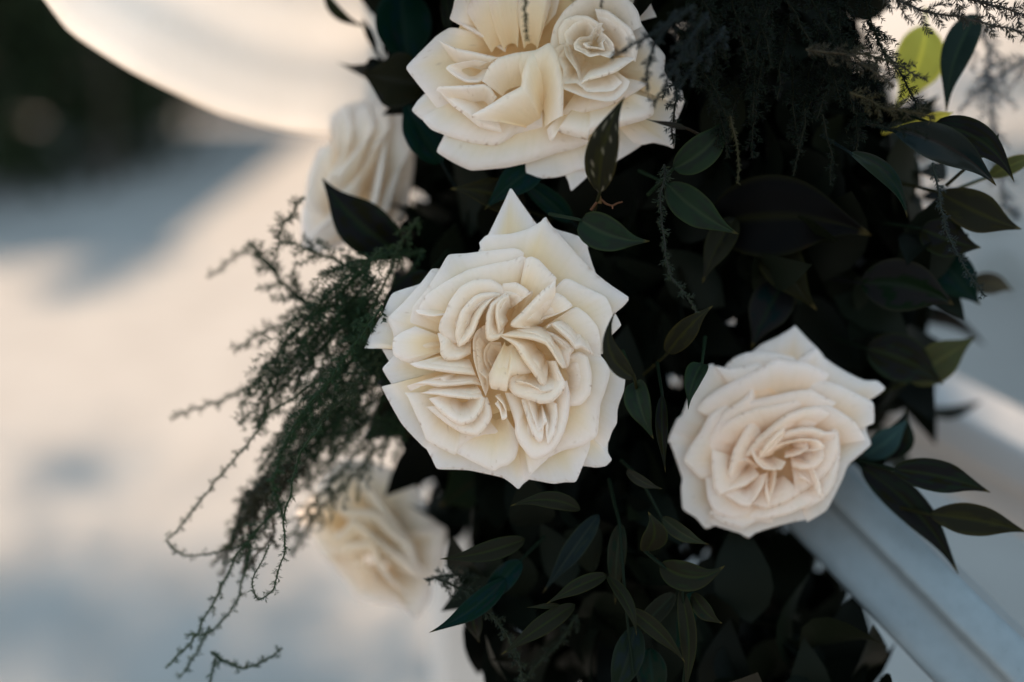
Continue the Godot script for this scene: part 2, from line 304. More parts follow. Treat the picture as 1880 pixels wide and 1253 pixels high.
	petal(r, [-6.5,-16.6,-2,-7.7,-21.3,-.6,-10.9,-25.6,-.1,-15.7,-27.1,0,-18.9,-25.7,-.1,-23.8,-21.9,-.6,-28.3,-16.9,-2], Vector3(-15.2, -14.2, -8.4), 0.4, 2, 2.5, 1)
	petal(r, [-8.8,-20.3,-2.6,-11.3,-24.6,-.9,-16.2,-25.7,-.6,-18.4,-24.4,-.9,-22.8,-20.5,-2.6], Vector3(-15.2, -14.2, -8.4), 0.4, 2, 1.5, 0.7)
	petal(r, [-35.7,-3.8,-3.3,-32.6,-5.3,-1.6,-24.8,-6.6,-1.3,-17.9,-7.5,-1.6,-10.2,-8.2,-3.3], Vector3(-14.1, 1.9, -7.6), 0.5, 2, 2.5, 1.4)
	petal(r, [-32.1,-3,-4,-31.2,-4.3,-2.3,-23.2,-5.3,-2,-17.8,-5.4,-2.3,-11.5,-5.9,-4], Vector3(-14.1, 1.9, -7.6), 0.5, 2, 1.5, 0.98)
	petal(r, [-35.2,-14.2,-4.3,-36.7,-12.2,-3,-33.9,-11.6,-2.5,-28.9,-11.8,-2.3,-24.9,-12.6,-2.3,-18.9,-12.3,-2.5,-11.5,-11.6,-3,-8,-12.2,-4.3], Vector3(-13.1, -4.6, -7.6), 0.5, 2, 2.5, 1.4)
	petal(r, [-30.4,-12.4,-5,-32.4,-11.2,-3.7,-31.3,-10.8,-3.1,-24.3,-9.6,-3,-23,-11.4,-3,-17.4,-10.8,-3.1,-11.6,-10.8,-3.7,-8.8,-10.3,-5], Vector3(-13.1, -4.6, -7.6), 0.5, 2, 1.5, 0.98)
	petal(r, [-31.3,-15,-2.7,-25.8,-15.5,-.9,-21,-16.3,-.7,-12.7,-17.3,-.9,-7,-17,-2.7], Vector3(-12.1, -8.6, -7.6), 0.5, 2, 2.5, 1.2)
	petal(r, [-28.7,-13.8,-3.4,-24.3,-15.2,-1.6,-19.7,-15.4,-1.4,-12.1,-15.9,-1.6,-7.8,-15,-3.4], Vector3(-12.1, -8.6, -7.6), 0.5, 2, 1.5, 0.84)
	petal(r, [-38.2,-15,-9.3,-36.8,-16.2,-8.2,-35.2,-19.7,-7.6,-30.8,-29.5,-7.3,-29.3,-33.3,-7.3,-24.2,-36.2,-7.3,-18.5,-38.9,-7.3,-16.4,-36.3,-7.6,-11.1,-33.5,-8.2,-.6,-31.3,-9.3], Vector3(-14.5, -14.5, -17.9), 0.25, 2, 1.2, 1.3)
	petal(r, [-18.7,-37.9,-7.9,-11.1,-41.7,-6.7,-3.7,-45.1,-6.1,-1.3,-43.8,-5.9,2,-42.7,-5.9,4.8,-40.3,-6.1,6.1,-36.2,-6.7,6,-31.2,-7.9], Vector3(-2.1, -19.4, -12.6), 0.25, 2, 1.2, 1.3)
	petal(r, [-33.8,10.7,-9.3,-38.8,8.5,-7.9,-42,6,-7.3,-42.5,2.9,-7.3,-42,-.3,-7.3,-39.3,-2.4,-7.9,-35.1,-3.9,-9.3], Vector3(-16.3, 3.9, -11.8), 0.3, 2, 1.2, 1)
	petal(r, [-37.1,8.1,-10.1,-37.6,5.7,-8.4,-35.4,2.9,-8.1,-36.6,0.6,-8.4,-34.3,-1,-10.1], Vector3(-16.3, 3.9, -11.8), 0.3, 2, 0.72, 0.7)
	petal(r, [-25.1,8,-5.3,-24,4,-3.7,-23.8,0,-3.3,-21.8,-2.3,-3.3,-17,-2.3,-3.7,-12.2,0,-5.3], Vector3(-12.2, 9, -9.2), 0.4, 2, 2, 1)
	petal(r, [-24.3,8.2,-6.1,-21.7,4.7,-4.5,-21.9,1.4,-4.1,-20.2,-.1,-4.1,-15.8,-.3,-4.5,-12.1,1.6,-6.1], Vector3(-12.2, 9, -9.2), 0.4, 2, 1.2, 0.7)
	petal(r, [16.4,9.7,-3.3,17.9,11.5,-1.9,20.9,8.7,-1.4,24.9,5.2,-1.3,27.6,1.8,-1.4,30.1,2.2,-1.9,34.8,-.6,-3.3], Vector3(29.1, 14.5, -6.7), 0.55, 2, 3, 1.4)
	petal(r, [19.2,10.9,-3.9,18.6,12,-2.3,22.6,9.4,-1.9,25.5,7,-1.9,27.9,3.8,-2.3,30.4,4,-3.9], Vector3(29.1, 14.5, -6.7), 0.55, 2, 1.8, 0.98)
	petal(r, [12.5,9.8,-5,18.9,8.3,-3.6,24.4,5,-3,27.5,1.8,-3,26.1,-.2,-3,25.5,-4.2,-3.6,24.4,-5.8,-5], Vector3(16.1, 2.9, -10.1), 0.35, 2, 1.5, 1)
	petal(r, [13.4,8.8,-5.4,18.8,7.6,-3.9,22.9,4.6,-3.5,26,1.6,-3.5,24.8,0.1,-3.9,23.3,-2.2,-5.4], Vector3(16.1, 2.9, -10.1), 0.35, 2, 0.9, 0.7)
	petal(r, [25.8,-.2,-5.3,29.4,0.9,-3.9,32.5,-1,-3.4,34.1,-7.5,-3.3,33.7,-15.2,-3.4,29.9,-19.5,-3.9,25.6,-20.2,-5.3], Vector3(20.2, -9.2, -10.9), 0.35, 2, 1.5, 1)
	petal(r, [27.8,-1.3,-6,29.5,-2.8,-4.3,31.1,-7.7,-4,30.6,-14.1,-4.3,28.9,-18.5,-6], Vector3(20.2, -9.2, -10.9), 0.35, 2, 0.9, 0.7)
	rose_stem(r, 25, Vector3(0.03, 0.02, 0))
	deep_share = 0.75
	heart_tone = Color(0.90, 0.82, 0.67)
	r = rose("rose", "big white rose with two swirled eyes at the top, partly under the fern", at(993.1, 101.8, 0.5480), Vector3.ZERO)
	petal(r, [9.5,-42.7,-22,11.3,-46.3,-20.2,12.5,-50.1,-20,14.9,-48.2,-20.2,19.3,-44.1,-22], Vector3(0.5, 5.3, -26.6), 0.12, 2, 1.2, 1)
	petal(r, [-8,-42.6,-20.4,-5.6,-44.7,-19.3,0.4,-45.3,-18.7,6.4,-44.9,-18.5,11.1,-43.8,-18.4,16.4,-41.6,-18.4,25.2,-41.1,-18.5,30.5,-38.4,-18.7,39.3,-33,-19.3,45.4,-27.5,-20.4], Vector3(0.5, 5.3, -26.6), 0.12, 2, 1.2, 1.5)
	petal(r, [-38,-28.2,-15.6,-40.6,-33.6,-14.6,-40.8,-35.4,-14,-34.9,-39.2,-13.7,-27.9,-42.5,-13.6,-23,-42.4,-13.6,-13,-41.4,-13.6,-3,-39.1,-13.7,6.3,-35.8,-14,13.6,-34,-14.6,19.6,-31.5,-15.6], Vector3(0.5, 5.3, -26.6), 0.12, 1.5, 3.5, 3.2)
	petal(r, [37.2,-31.1,-18.8,41.1,-32,-17.6,45.1,-31.3,-17.1,50.4,-32.5,-16.8,53.2,-33.5,-16.8,53.5,-30.7,-16.8,53.9,-24,-17.1,57.2,-15.8,-17.6,56.7,-10.3,-18.8], Vector3(0.5, 5.3, -26.6), 0.12, 2, 1.2, 1)
	petal(r, [-46.8,-21.9,-13.2,-46.1,-23.4,-12,-42.8,-26.9,-11.5,-36.1,-29.6,-11.2,-26.9,-32.3,-11.2,-17.6,-33.2,-11.2,-12.3,-30.6,-11.5,-9.7,-28.7,-12,0.9,-26.5,-13.2], Vector3(0.5, 5.3, -26.6), 0.12, 2, 2, 2)
	petal(r, [-41,-22.8,-15.6,-46.6,-22.6,-14,-50.2,-19.7,-13.6,-50.6,-18.5,-13.6,-48.5,-15.1,-14,-46,-12.2,-15.6], Vector3(0.5, 5.3, -26.6), 0.12, 2, 1.2, 1)
	petal(r, [-29.6,12.3,-13.2,-33.5,13.3,-12.2,-36.1,13.1,-11.6,-40.8,10.1,-11.3,-46,4.9,-11.2,-50,0.9,-11.2,-52.8,-2.7,-11.2,-49.4,-7.5,-11.3,-45.4,-12.5,-11.6,-40.8,-18.1,-12.2,-34.2,-21.2,-13.2], Vector3(0.5, 5.3, -26.6), 0.12, 2, 1, 1.5)
	petal(r, [-13.7,3.7,-11.6,-22.9,9,-10.3,-31.4,13.8,-9.8,-35.5,16.3,-9.6,-34.4,20.4,-9.6,-33.4,25,-9.8,-30.8,30.5,-10.3,-24.9,34.1,-11.6], Vector3(-12.4, 10.8, -26.6), 0.2, 2, 1.2, 1)
	petal(r, [-28.2,33,-12.4,-21.6,35.6,-11,-13.6,36.4,-10.5,-5.7,35.8,-10.4,3.5,33.8,-10.5,8.2,28,-11,6.2,19.1,-12.4], Vector3(-6.3, 5.3, -26.6), 0.2, 2, -1, 1)
	petal(r, [-22.9,22.3,-9.2,-20.2,27.1,-7.5,-14.9,30.3,-7.2,-9.7,29.1,-7.5,-7.4,24.6,-9.2], Vector3(-9.7, -6, -9.4), 0.35, 2, 3, 1)
	petal(r, [-10.4,23.4,-8.4,-6.7,28.9,-6.7,-1.2,30.1,-6.4,3.4,26.9,-6.7,4.1,21.4,-8.4], Vector3(-4.4, -6, -9.4), 0.35, 2, 3, 1)
	petal(r, [-29.5,20,-10.8,-25.5,26.1,-8.9,-20.2,29.4,-8.9,-16.3,27.9,-10.8], Vector3(-13.6, -5.8, -10.5), 0.35, 2, 2.5, 1)
	petal(r, [-31.1,31.7,-18,-21.7,42.7,-16.7,-9.7,47.3,-16.2,3.7,47.2,-16,17,43.2,-16,30.3,38.6,-16.2,41.1,29.4,-16.7,46.5,19,-18], Vector3(-2.9, 5.3, -26.6), 0.12, 2, 1.2, 1)
	petal(r, [3.4,3,-5.2,4,7.4,-4.1,5.3,12.4,-3.5,9.2,18.3,-3.3,13.7,22.1,-3.2,20.3,26.1,-3.2,29.4,26.1,-3.3,34.6,22.2,-3.5,37.9,17.8,-4.1,39.5,12.2,-5.2], Vector3(22.1, 4.8, -23.8), 0.3, 2, 1, 1)
	petal(r, [7.2,5.2,-3.6,6.7,10.2,-2.2,9.1,14.5,-1.7,13.7,15.9,-1.6,18.2,15.6,-1.7,22.2,13.4,-2.2,24.8,10.5,-3.6], Vector3(18.1, 5.2, -12.6), 0.35, 2, 1, 1)
	petal(r, [10,5.1,-4.2,9,9,-2.8,11.3,11.6,-2.3,14.4,14.2,-2.2,18.2,14.6,-2.3,21.2,11,-2.8,23.1,8.8,-4.2], Vector3(18.1, 5.2, -12.6), 0.35, 2, 0.6, 0.7)
	petal(r, [21,19.2,-4.4,26.1,18.1,-2.8,31.3,14.1,-2.4,35.2,10.9,-2.4,37.8,3.8,-2.8,36.8,-1.7,-4.4], Vector3(25.5, 5.4, -13.6), 0.35, 2, 1.2, 1)
	petal(r, [21.4,17.6,-5.1,26,15.4,-3.6,30.7,13,-3.1,33.6,9.3,-3.1,35.6,3.9,-3.6,35.8,-.9,-5.1], Vector3(25.5, 5.4, -13.6), 0.35, 2, 0.72, 0.7)
	petal(r, [24,12.7,-.4,22,12.2,0.3,19.7,8.9,0.9,18.6,7.2,1.2,14.8,6.7,1.4,12.6,4.5,1.6,12.9,1.9,1.6,15.5,0.8,1.6,18.7,-1,1.6,22.6,-.3,1.6,26.5,-1.3,1.4,28.5,0.4,1.2,27.9,4.4,0.9,25.4,7.4,0.3,23.5,9.2,-.4], Vector3(20.9, 6, -8.4), 0.35, 1.2, 0.5, 1)
	petal(r, [23.4,11.6,-1,21.6,11,-.2,19.8,8.7,0.3,19,6.8,0.7,15.9,6.1,0.9,12.9,4.8,1,14.5,2.5,1,16.8,1.8,1,18.8,-.2,1,22.3,0.1,0.9,24.5,-.1,0.7,27.4,0.9,0.3,25.7,4.3,-.2,24.2,7.1,-1], Vector3(20.9, 6, -8.4), 0.35, 1.2, 0.3, 0.7)
	petal(r, [25,6.6,-.4,23.9,4.6,1,24.5,1.6,1.5,20.6,2.3,1.6,17.4,2.6,1.5,16.1,4.3,1,18.8,5.3,-.4], Vector3(21.4, 4.9, -6.3), 0.3, 2, 1.2, 1)
	petal(r, [24.3,6.2,-1.2,23.3,4.8,0.2,24,2.1,0.7,20.3,2.3,0.8,17.5,2.6,0.7,16.6,4.2,0.2,19.2,5.4,-1.2], Vector3(21.4, 4.9, -6.3), 0.3, 2, 0.72, 0.7)
	petal(r, [9.1,5.2,0.4,5.1,2.3,1.4,3.8,-2,2,6.4,-6.9,2.3,7,-12.2,2.4,11.6,-14.4,2.4,17.4,-16.6,2.4,25.1,-18,2.3,29,-17.2,2,33.1,-13.2,1.4,34.4,-9.8,0.4], Vector3(21.6, 5, -14.7), 0.3, 1, -2, 2.2)
	petal(r, [8.9,2.3,-.6,6.3,-1.4,0.5,8.5,-5.5,1.1,8.4,-11,1.3,13.7,-10.9,1.4,17.8,-14.1,1.3,24.7,-14.1,1.1,27.9,-13.6,0.5,31.4,-10.3,-.6], Vector3(21.6, 5, -14.7), 0.3, 1, -1.2, 1.5)
	petal(r, [15,-11.1,-1.2,17.6,-9.9,0.4,23.3,-8.6,0.8,29.1,-6.6,0.8,33.7,-3.3,0.4,36.7,-1.1,-1.2], Vector3(22.8, 2.5, -12.6), 0.4, 2, 1, 1)
	petal(r, [8.8,4.8,-2,9.7,0,-.1,13.6,-5.8,-.1,15.5,-11.3,-2], Vector3(16.2, 4.7, -13.6), 0.4, 1.2, 0, 1)
	petal(r, [10.3,4.7,-3,11.1,0.6,-1.1,13.8,-4.9,-1.1,15.6,-8.8,-3], Vector3(16.2, 4.7, -13.6), 0.4, 1.2, 0, 0.7)
	petal(r, [-9.7,1.3,-.8,-2,2,0.8,3.2,4.6,1.2,6.4,-.2,1.2,8.7,-11.2,0.8,8.6,-23.2,-.8], Vector3(-3.1, -28.4, -9.4), 0.4, 2, 3, 1)
	petal(r, [-22.8,-9.7,-1.6,-20.1,-4.2,0.2,-16.2,-.9,0.4,-9.7,1.1,0.2,-2.9,2.3,-1.6], Vector3(-10.4, -17.6, -7.3), 0.35, 1.5, 1.5, 1)
	petal(r, [-1.3,1.8,0.8,-5.3,-1.4,2.1,-7.3,-7.6,2.6,-7.9,-12.3,2.8,-13.6,-15.4,2.8,-20,-19.4,2.6,-26.6,-23.1,2.1,-26,-24.9,0.8], Vector3(3.5, -26.9, -10.5), 0.3, 2, 3, 2.5)
	petal(r, [-16.9,0.2,-4.4,-20.1,-2,-3.4,-25.3,-1.3,-2.8,-31.2,-2.1,-2.5,-35.7,-3.2,-2.4,-36.8,-4.6,-2.4,-33.8,-7.3,-2.4,-29.2,-9.8,-2.5,-24,-9.8,-2.8,-19.8,-7.1,-3.4,-16.2,-3.7,-4.4], Vector3(-26.8, -3.9, -8.4), 0.4, 1.2, 1.5, 1)
	petal(r, [-40.8,-12.7,-5.2,-39.4,-11.3,-3.8,-32.5,-11.1,-3.3,-26.6,-10.8,-3.2,-21.8,-10.4,-3.3,-19.5,-11.6,-3.8,-16.9,-15.3,-5.2], Vector3(-22.9, -21.8, -9.4), 0.5, 2, 2.5, 1)
	petal(r, [-40.5,7.9,-6.8,-33.2,4,-5.1,-25.4,2.3,-4.8,-16.9,0.4,-5.1,-12.3,1.4,-6.8], Vector3(-28.2, -7.8, -10.5), 0.5, 2, 1.5, 1.2)
	petal(r, [-39.6,-12.5,-8.4,-34.6,-18.3,-6.7,-29.4,-22.3,-6.4,-23.5,-26.9,-6.7,-15,-28.6,-8.4], Vector3(-20.3, -12.5, -13.6), 0.4, 2, 2, 1)
	petal(r, [2.5,-27.4,-7.6,3.4,-31.6,-6.6,4.7,-32.1,-6,6.3,-28.6,-5.7,10.6,-29.8,-5.6,18.1,-31.7,-5.6,19.2,-29.6,-5.6,29.6,-27.1,-5.7,40.1,-24.1,-6,44.2,-21.6,-6.6,44.2,-16.2,-7.6], Vector3(20.2, -7.2, -13.6), 0.35, 1.6, 3.5, 2.5)
	petal(r, [39.7,15.9,-13.2,43.2,9.6,-11.6,49.1,2.3,-11.2,49.1,-4.4,-11.2,57.1,-15.5,-11.6,55.3,-17.9,-13.2], Vector3(20.9, -1.4, -26.6), 0.12, 2, 1.2, 1)
	petal(r, [7.4,-21.9,-9.2,16.6,-21,-7.5,25.7,-18.9,-7.2,36.3,-13.6,-7.5,42.3,-9.3,-9.2], Vector3(20.3, -3, -14.7), 0.3, 2, 1.2, 1)
	rose_stem(r, 29, Vector3(0.03, -0.01, 0), 32.0)
	deep_share = 0.85
	heart_tone = Color(0.93, 0.765, 0.60)
	deep_tone = Color(0.92, 0.69, 0.46)
	r = rose("rose", "peach hearted cream rose with one tight swirl, resting above the white beam", at(1422.3, 832.8, 0.5720), Vector3.ZERO)
	petal(r, [-6.9,39.8,-18.8,-2.3,43.8,-17.6,3.9,46.8,-17,9.4,50,-16.8,11.6,51.6,-16.8,13.8,49.4,-16.8,17.4,45.6,-17,20.7,42.6,-17.6,24.1,39,-18.8], Vector3(4.2, -1.8, -22.8), 0.12, 2, 1.2, 1)
	petal(r, [-18.3,32.7,-16.7,-16.9,35.5,-15.4,-13.8,38.3,-14.9,-9.1,40.3,-14.7,-4.4,41,-14.7,3.5,40.5,-14.9,11.5,38.5,-15.4,15,36.7,-16.7], Vector3(4.2, -1.8, -22.8), 0.12, 2, 1.2, 2)
	petal(r, [10.9,36.7,-16,13.9,38.9,-15.2,16.9,40.7,-14.6,20.1,42.6,-14.2,23.1,38.7,-14.1,27,35.8,-14,33.3,32,-14,40,29,-14,45.2,28.8,-14.1,48.6,25.7,-14.2,46.1,23.3,-14.6,42.3,21.6,-15.2,38.6,19.3,-16], Vector3(4.2, -1.8, -22.8), 0.12, 2, 1.2, 2)
	petal(r, [-41.3,3.4,-16.7,-40.2,6.7,-15.5,-37.5,13,-14.9,-35.6,14.6,-14.7,-32.8,21.7,-14.7,-28.1,29.6,-14.7,-24.5,35.3,-14.9,-22.3,35.5,-15.5,-21.1,31.9,-16.7], Vector3(4.2, -1.8, -22.8), 0.12, 2, 1.2, 2)
	petal(r, [-22.6,33.6,-14.6,-21.6,34.9,-13,-16.5,34,-12.6,-11,34.7,-12.6,-4.7,36.3,-13,-1.2,35.9,-14.6], Vector3(4.2, -1.8, -22.8), 0.12, 2, 1.2, 1)
	petal(r, [-29.7,16.9,-12.5,-26.9,21.1,-11.5,-20.7,25.8,-10.9,-12.9,29.7,-10.6,-5.1,33.6,-10.5,1.2,37.1,-10.5,4.5,37.7,-10.5,8.2,36.8,-10.6,14.6,36.6,-10.9,20.2,34.4,-11.5,25.1,31.6,-12.5], Vector3(4.2, -1.8, -22.8), 0.12, 2, 1.2, 2)
	petal(r, [13.5,28.1,-13.2,18.7,29.3,-12,25.3,28.5,-11.4,29.5,27,-11.2,36.6,23.4,-11.2,42.6,19.9,-11.2,43,11.7,-11.4,40.7,10.7,-12,38.7,8.4,-13.2], Vector3(4.2, -1.8, -22.8), 0.12, 2, 1.2, 1.6)
	petal(r, [41.6,12.3,-13.9,40.3,8.4,-12.7,42.1,2.8,-12.1,38.3,-.9,-11.9,32.8,-5.7,-11.9,30.5,-11.2,-11.9,27.4,-17.5,-12.1,23.6,-24.6,-12.7,16,-29.5,-13.9], Vector3(4.2, -1.8, -22.8), 0.12, 2, 1.2, 1)
	petal(r, [18.5,-28.1,-14.6,8,-30,-13.4,-.8,-32.3,-12.8,-5.5,-33.9,-12.6,-8.5,-36,-12.6,-11.8,-34,-12.6,-14.9,-33.1,-12.8,-21.9,-30.8,-13.4,-24.9,-28.8,-14.6], Vector3(4.2, -1.8, -22.8), 0.12, 2, 1.2, 1)
	petal(r, [-20.4,-30.9,-16,-25.7,-32.4,-14.8,-29.7,-27.9,-14.2,-35.2,-24,-14,-36,-15.3,-14,-35.6,-11.4,-14,-38.4,-2.7,-14.2,-40.8,4.4,-14.8,-39,7.4,-16], Vector3(4.2, -1.8, -22.8), 0.12, 2, 1.2, 1)
	petal(r, [-25,-11.1,-11.1,-28.7,-11,-9.8,-33.5,-6.2,-9.3,-35.5,-3.5,-9.1,-32.7,2.4,-9.1,-28.8,7.9,-9.3,-24.8,14.9,-9.8,-18.3,19.4,-11.1], Vector3(4.2, -1.8, -22.8), 0.12, 2, 1.2, 1.5)
	petal(r, [-26.3,-.8,-10.4,-24.9,5.5,-9,-22.6,10.3,-8.5,-18.7,16.5,-8.4,-11.7,21.2,-8.5,-8.5,24.3,-9,-6.9,27.5,-10.4], Vector3(0.2, -1.8, -22.8), 0.12, 2, 1.2, 1)
	petal(r, [-13.9,18.8,-9.7,-8.6,20.8,-8.3,-2.5,22.2,-7.8,9.2,24.8,-7.7,16.3,25.4,-7.8,20.1,23.5,-8.3,27.2,20,-9.7], Vector3(4.2, -1.8, -22.8), 0.12, 2, 1.2, 1.4)
	petal(r, [-22.7,4.8,-8.3,-19.8,11,-6.9,-13.6,15.1,-6.4,-5.8,18.1,-6.3,3.5,19.7,-6.4,9.8,20.9,-6.9,14,21.2,-8.3], Vector3(4.2, -1.8, -22.8), 0.12, 2, 1.2, 1.2)
	petal(r, [12.1,19.9,-10.4,18,19.8,-8.8,25.8,18.1,-8.4,32,14.2,-8.4,35.1,11.6,-8.8,39.7,4.7,-10.4], Vector3(4.2, -1.8, -22.8), 0.12, 2, 1.2, 1.4)
	petal(r, [-11.3,-1.7,-6.2,-6.9,5.1,-4.8,0.8,12.1,-4.3,6.2,15.9,-4.2,13.2,18.3,-4.3,19.1,18.2,-4.8,23.7,15.8,-6.2], Vector3(6.3, 0.6, -12.6), 0.3, 2, 2, 1)
	petal(r, [-7,-.8,-6.7,-4.3,4.2,-5.3,1.8,9.2,-4.8,6.2,13.8,-4.7,12.4,16.8,-4.8,15.7,13.9,-5.3,19.2,12.2,-6.7], Vector3(6.3, 0.6, -12.6), 0.3, 2, 1.2, 0.7)
	petal(r, [1.7,6.2,-5.2,6.1,9,-3.7,11.4,10.3,-3.2,16.8,10.3,-3.1,21.5,8.6,-3.2,25.2,8.1,-3.7,25.8,5.8,-5.2], Vector3(10.6, -.9, -10.8), 0.4, 2, 2, 1)
	petal(r, [7.5,7.2,-5.6,11.3,8.1,-3.9,16.7,9.2,-3.6,19.7,7,-3.9,23.8,7.2,-5.6], Vector3(10.6, -.9, -10.8), 0.4, 2, 1.2, 0.7)
	petal(r, [-3.2,-.3,-3.8,0.5,2.9,-2.5,4.2,4.5,-1.9,11.1,6,-1.8,18.1,5.3,-1.8,20.6,2.2,-1.9,17.1,0.9,-2.5,8.4,0,-3.8], Vector3(9.5, 2.4, -9), 0.35, 2, 2, 1)
	petal(r, [1.8,2.5,-4.7,5,4.2,-3.3,10.5,5.1,-2.8,17.7,4.8,-2.7,20,2.2,-2.8,15.5,1.4,-3.3,9,0.4,-4.7], Vector3(9.5, 2.4, -9), 0.35, 2, 1.2, 0.7)
	petal(r, [-6.4,-2.2,-3,-5.2,1.1,-1.3,-2.9,4.2,-1,1,8.2,-1.3,4.6,10,-3], Vector3(4, -.7, -9), 0.35, 2, 1.2, 1)
	petal(r, [-4.4,-1.9,-4.1,-2.9,0.5,-2.4,-.7,3.2,-2.1,1.7,5.7,-2.4,4.9,7.6,-4.1], Vector3(4, -.7, -9), 0.35, 2, 0.72, 0.7)
	petal(r, [-8.8,1.7,-3.4,-8.5,-.9,-2,-7.3,-3.6,-1.5,-4.4,-6.4,-1.4,-.5,-6.9,-1.5,3.1,-6.7,-2,5.4,-3.8,-3.4], Vector3(-1.1, -.9, -10.8), 0.35, 1.2, 1, 1)
	petal(r, [-7.8,-1.2,-4.5,-6.2,-2.5,-2.7,-3.9,-4.8,-2.5,-.6,-6.3,-2.7,2.4,-5.5,-4.5], Vector3(-1.1, -.9, -10.8), 0.35, 1.2, 0.6, 0.7)
	petal(r, [-16.9,-9.2,-7.6,-17.2,-5.1,-5.8,-15.7,1.1,-5.6,-10.6,10,-5.8,-6.4,13.8,-7.6], Vector3(-.8, -1, -12.6), 0.3, 2, 1.2, 1)
	petal(r, [-14.3,-7.9,-8.3,-14.1,-4.5,-6.6,-14.5,1.1,-6.3,-9.1,8.1,-6.6,-5.1,10.6,-8.3], Vector3(-.8, -1, -12.6), 0.3, 2, 0.72, 0.7)
	petal(r, [-24.2,1,-7.6,-24.5,-6.7,-6.2,-23.8,-14.4,-5.7,-21.5,-17.5,-5.6,-16.8,-15.7,-5.7,-10.5,-13.7,-6.2,-4.8,-9.6,-7.6], Vector3(-7.9, -4.1, -12.6), 0.3, 2, 1.5, 1)
	petal(r, [-21.8,-6.4,-8.5,-19.4,-11.8,-6.8,-19.2,-14.9,-6.5,-15.3,-14.4,-6.8,-9.6,-12.6,-8.5], Vector3(-7.9, -4.1, -12.6), 0.3, 2, 0.9, 0.7)
	petal(r, [-1.9,-8.3,-6.5,-3.3,-12.8,-5,-6.1,-17.8,-4.6,-9.6,-22.1,-4.6,-13.4,-21.7,-5,-19.8,-17.3,-6.5], Vector3(-9.9, -11.7, -9.9), 0.4, 2, 1.5, 1)
	petal(r, [-2.9,-8.7,-7.2,-4.3,-12.7,-5.6,-6.3,-17,-5.2,-9.9,-20,-5.2,-12.7,-20.3,-5.6,-17.1,-16.1,-7.2], Vector3(-9.9, -11.7, -9.9), 0.4, 2, 0.9, 0.7)
	petal(r, [8,-2.4,-5.5,11.6,-2.8,-4.2,15.4,-4.9,-3.7,18.5,-10.3,-3.5,19.8,-15.8,-3.5,19.3,-18.5,-3.7,16.3,-13.5,-4.2,11.1,-10.5,-5.5], Vector3(10.4, -3.9, -9.9), 0.4, 2, 1.5, 1)
	petal(r, [8.9,-2.9,-6.4,11.6,-3.1,-5,14.3,-4.9,-4.4,16.2,-8.7,-4.4,17.9,-12.8,-4.4,17.3,-15.1,-5,15.7,-12.2,-6.4], Vector3(10.4, -3.9, -9.9), 0.4, 2, 0.9, 0.7)
	petal(r, [1.8,-8.2,-5.5,0.7,-12.7,-3.8,-1.8,-21,-3.5,-3.2,-16.6,-3.8,-2.5,-9.8,-5.5], Vector3(-.2, -6, -7.2), 0.5, 2, 1.2, 1)
	petal(r, [1.3,-8.1,-6.2,0.5,-11.9,-4.5,-1.9,-19.3,-4.2,-3.3,-15.4,-4.5,-2.5,-9,-6.2], Vector3(-.2, -6, -7.2), 0.5, 2, 0.72, 0.7)
	petal(r, [-10.1,-27.1,-8.6,-2.6,-27.5,-6.9,6.7,-25.6,-6.6,14.5,-22.4,-6.9,20.7,-17.5,-8.6], Vector3(4.7, -10.4, -12.6), 0.3, 2, 1.5, 1)
	petal(r, [-7.6,-24.4,-9.5,-2,-26,-7.7,6.2,-23.5,-7.5,12.9,-20.7,-7.7,19.4,-16.7,-9.5], Vector3(4.7, -10.4, -12.6), 0.3, 2, 0.9, 0.7)
	petal(r, [-25,-25.2,-11.1,-19.4,-29.1,-9.3,-11.6,-31.4,-9.1,-5.3,-28.7,-9.3,1.3,-29.9,-11.1], Vector3(4.2, -1.8, -22.8), 0.12, 2, 1.2, 1)
	petal(r, [-26.5,-10.9,-9.7,-25.8,-19.4,-7.9,-22.8,-24.9,-7.7,-15.7,-27.3,-7.9,-7.6,-27.5,-9.7], Vector3(4.2, -1.8, -22.8), 0.12, 2, 1.2, 1)
	petal(r, [25.9,11.8,-9,27.9,7.2,-7.4,28.2,-2.9,-7,25.8,-13,-7,21.3,-19.5,-7.4,14.2,-23.8,-9], Vector3(12.7, -4.2, -13.5), 0.3, 2, 1.5, 1)
	petal(r, [23.7,8.5,-10,25,5,-8.5,25.1,-3.4,-8.1,22.7,-11.1,-8.1,20.4,-17.9,-8.5,13.8,-19.2,-10], Vector3(12.7, -4.2, -13.5), 0.3, 2, 0.9, 0.7)
	petal(r, [26.7,9.5,-7.6,27,1.1,-5.8,24,-6.7,-5.6,17.8,-12.9,-5.8,10,-18.1,-7.6], Vector3(8.4, 0.6, -11.7), 0.3, 2, 1.5, 1)
	petal(r, [24.5,8.2,-8.4,24.6,0.8,-6.6,20.9,-5.6,-6.4,16.1,-10.6,-6.6,9.5,-13.4,-8.4], Vector3(8.4, 0.6, -11.7), 0.3, 2, 0.9, 0.7)
	petal(r, [20.9,1.5,-5.8,20.8,-2.6,-4.1,17,-6.5,-3.8,11.6,-7,-4.1,8.1,-5.9,-5.8], Vector3(8.1, 0.8, -9.9), 0.35, 2, 1.5, 1)
	petal(r, [19.2,1.2,-6.6,18.1,-2,-4.9,16.4,-5.9,-4.6,11.2,-6,-4.9,8,-4.6,-6.6], Vector3(8.1, 0.8, -9.9), 0.35, 2, 0.9, 0.7)
	petal(r, [-8.7,-21.3,-7.6,-2.8,-23.1,-5.7,4.9,-21,-5.7,12.3,-17,-7.6], Vector3(2.8, -7.1, -10.8), 0.35, 2, 1.5, 1)
	petal(r, [-6.3,-18.1,-8,-2,-20.6,-6.1,4.6,-18.9,-6.1,11,-15.4,-8], Vector3(2.8, -7.1, -10.8), 0.35, 2, 0.9, 0.7)
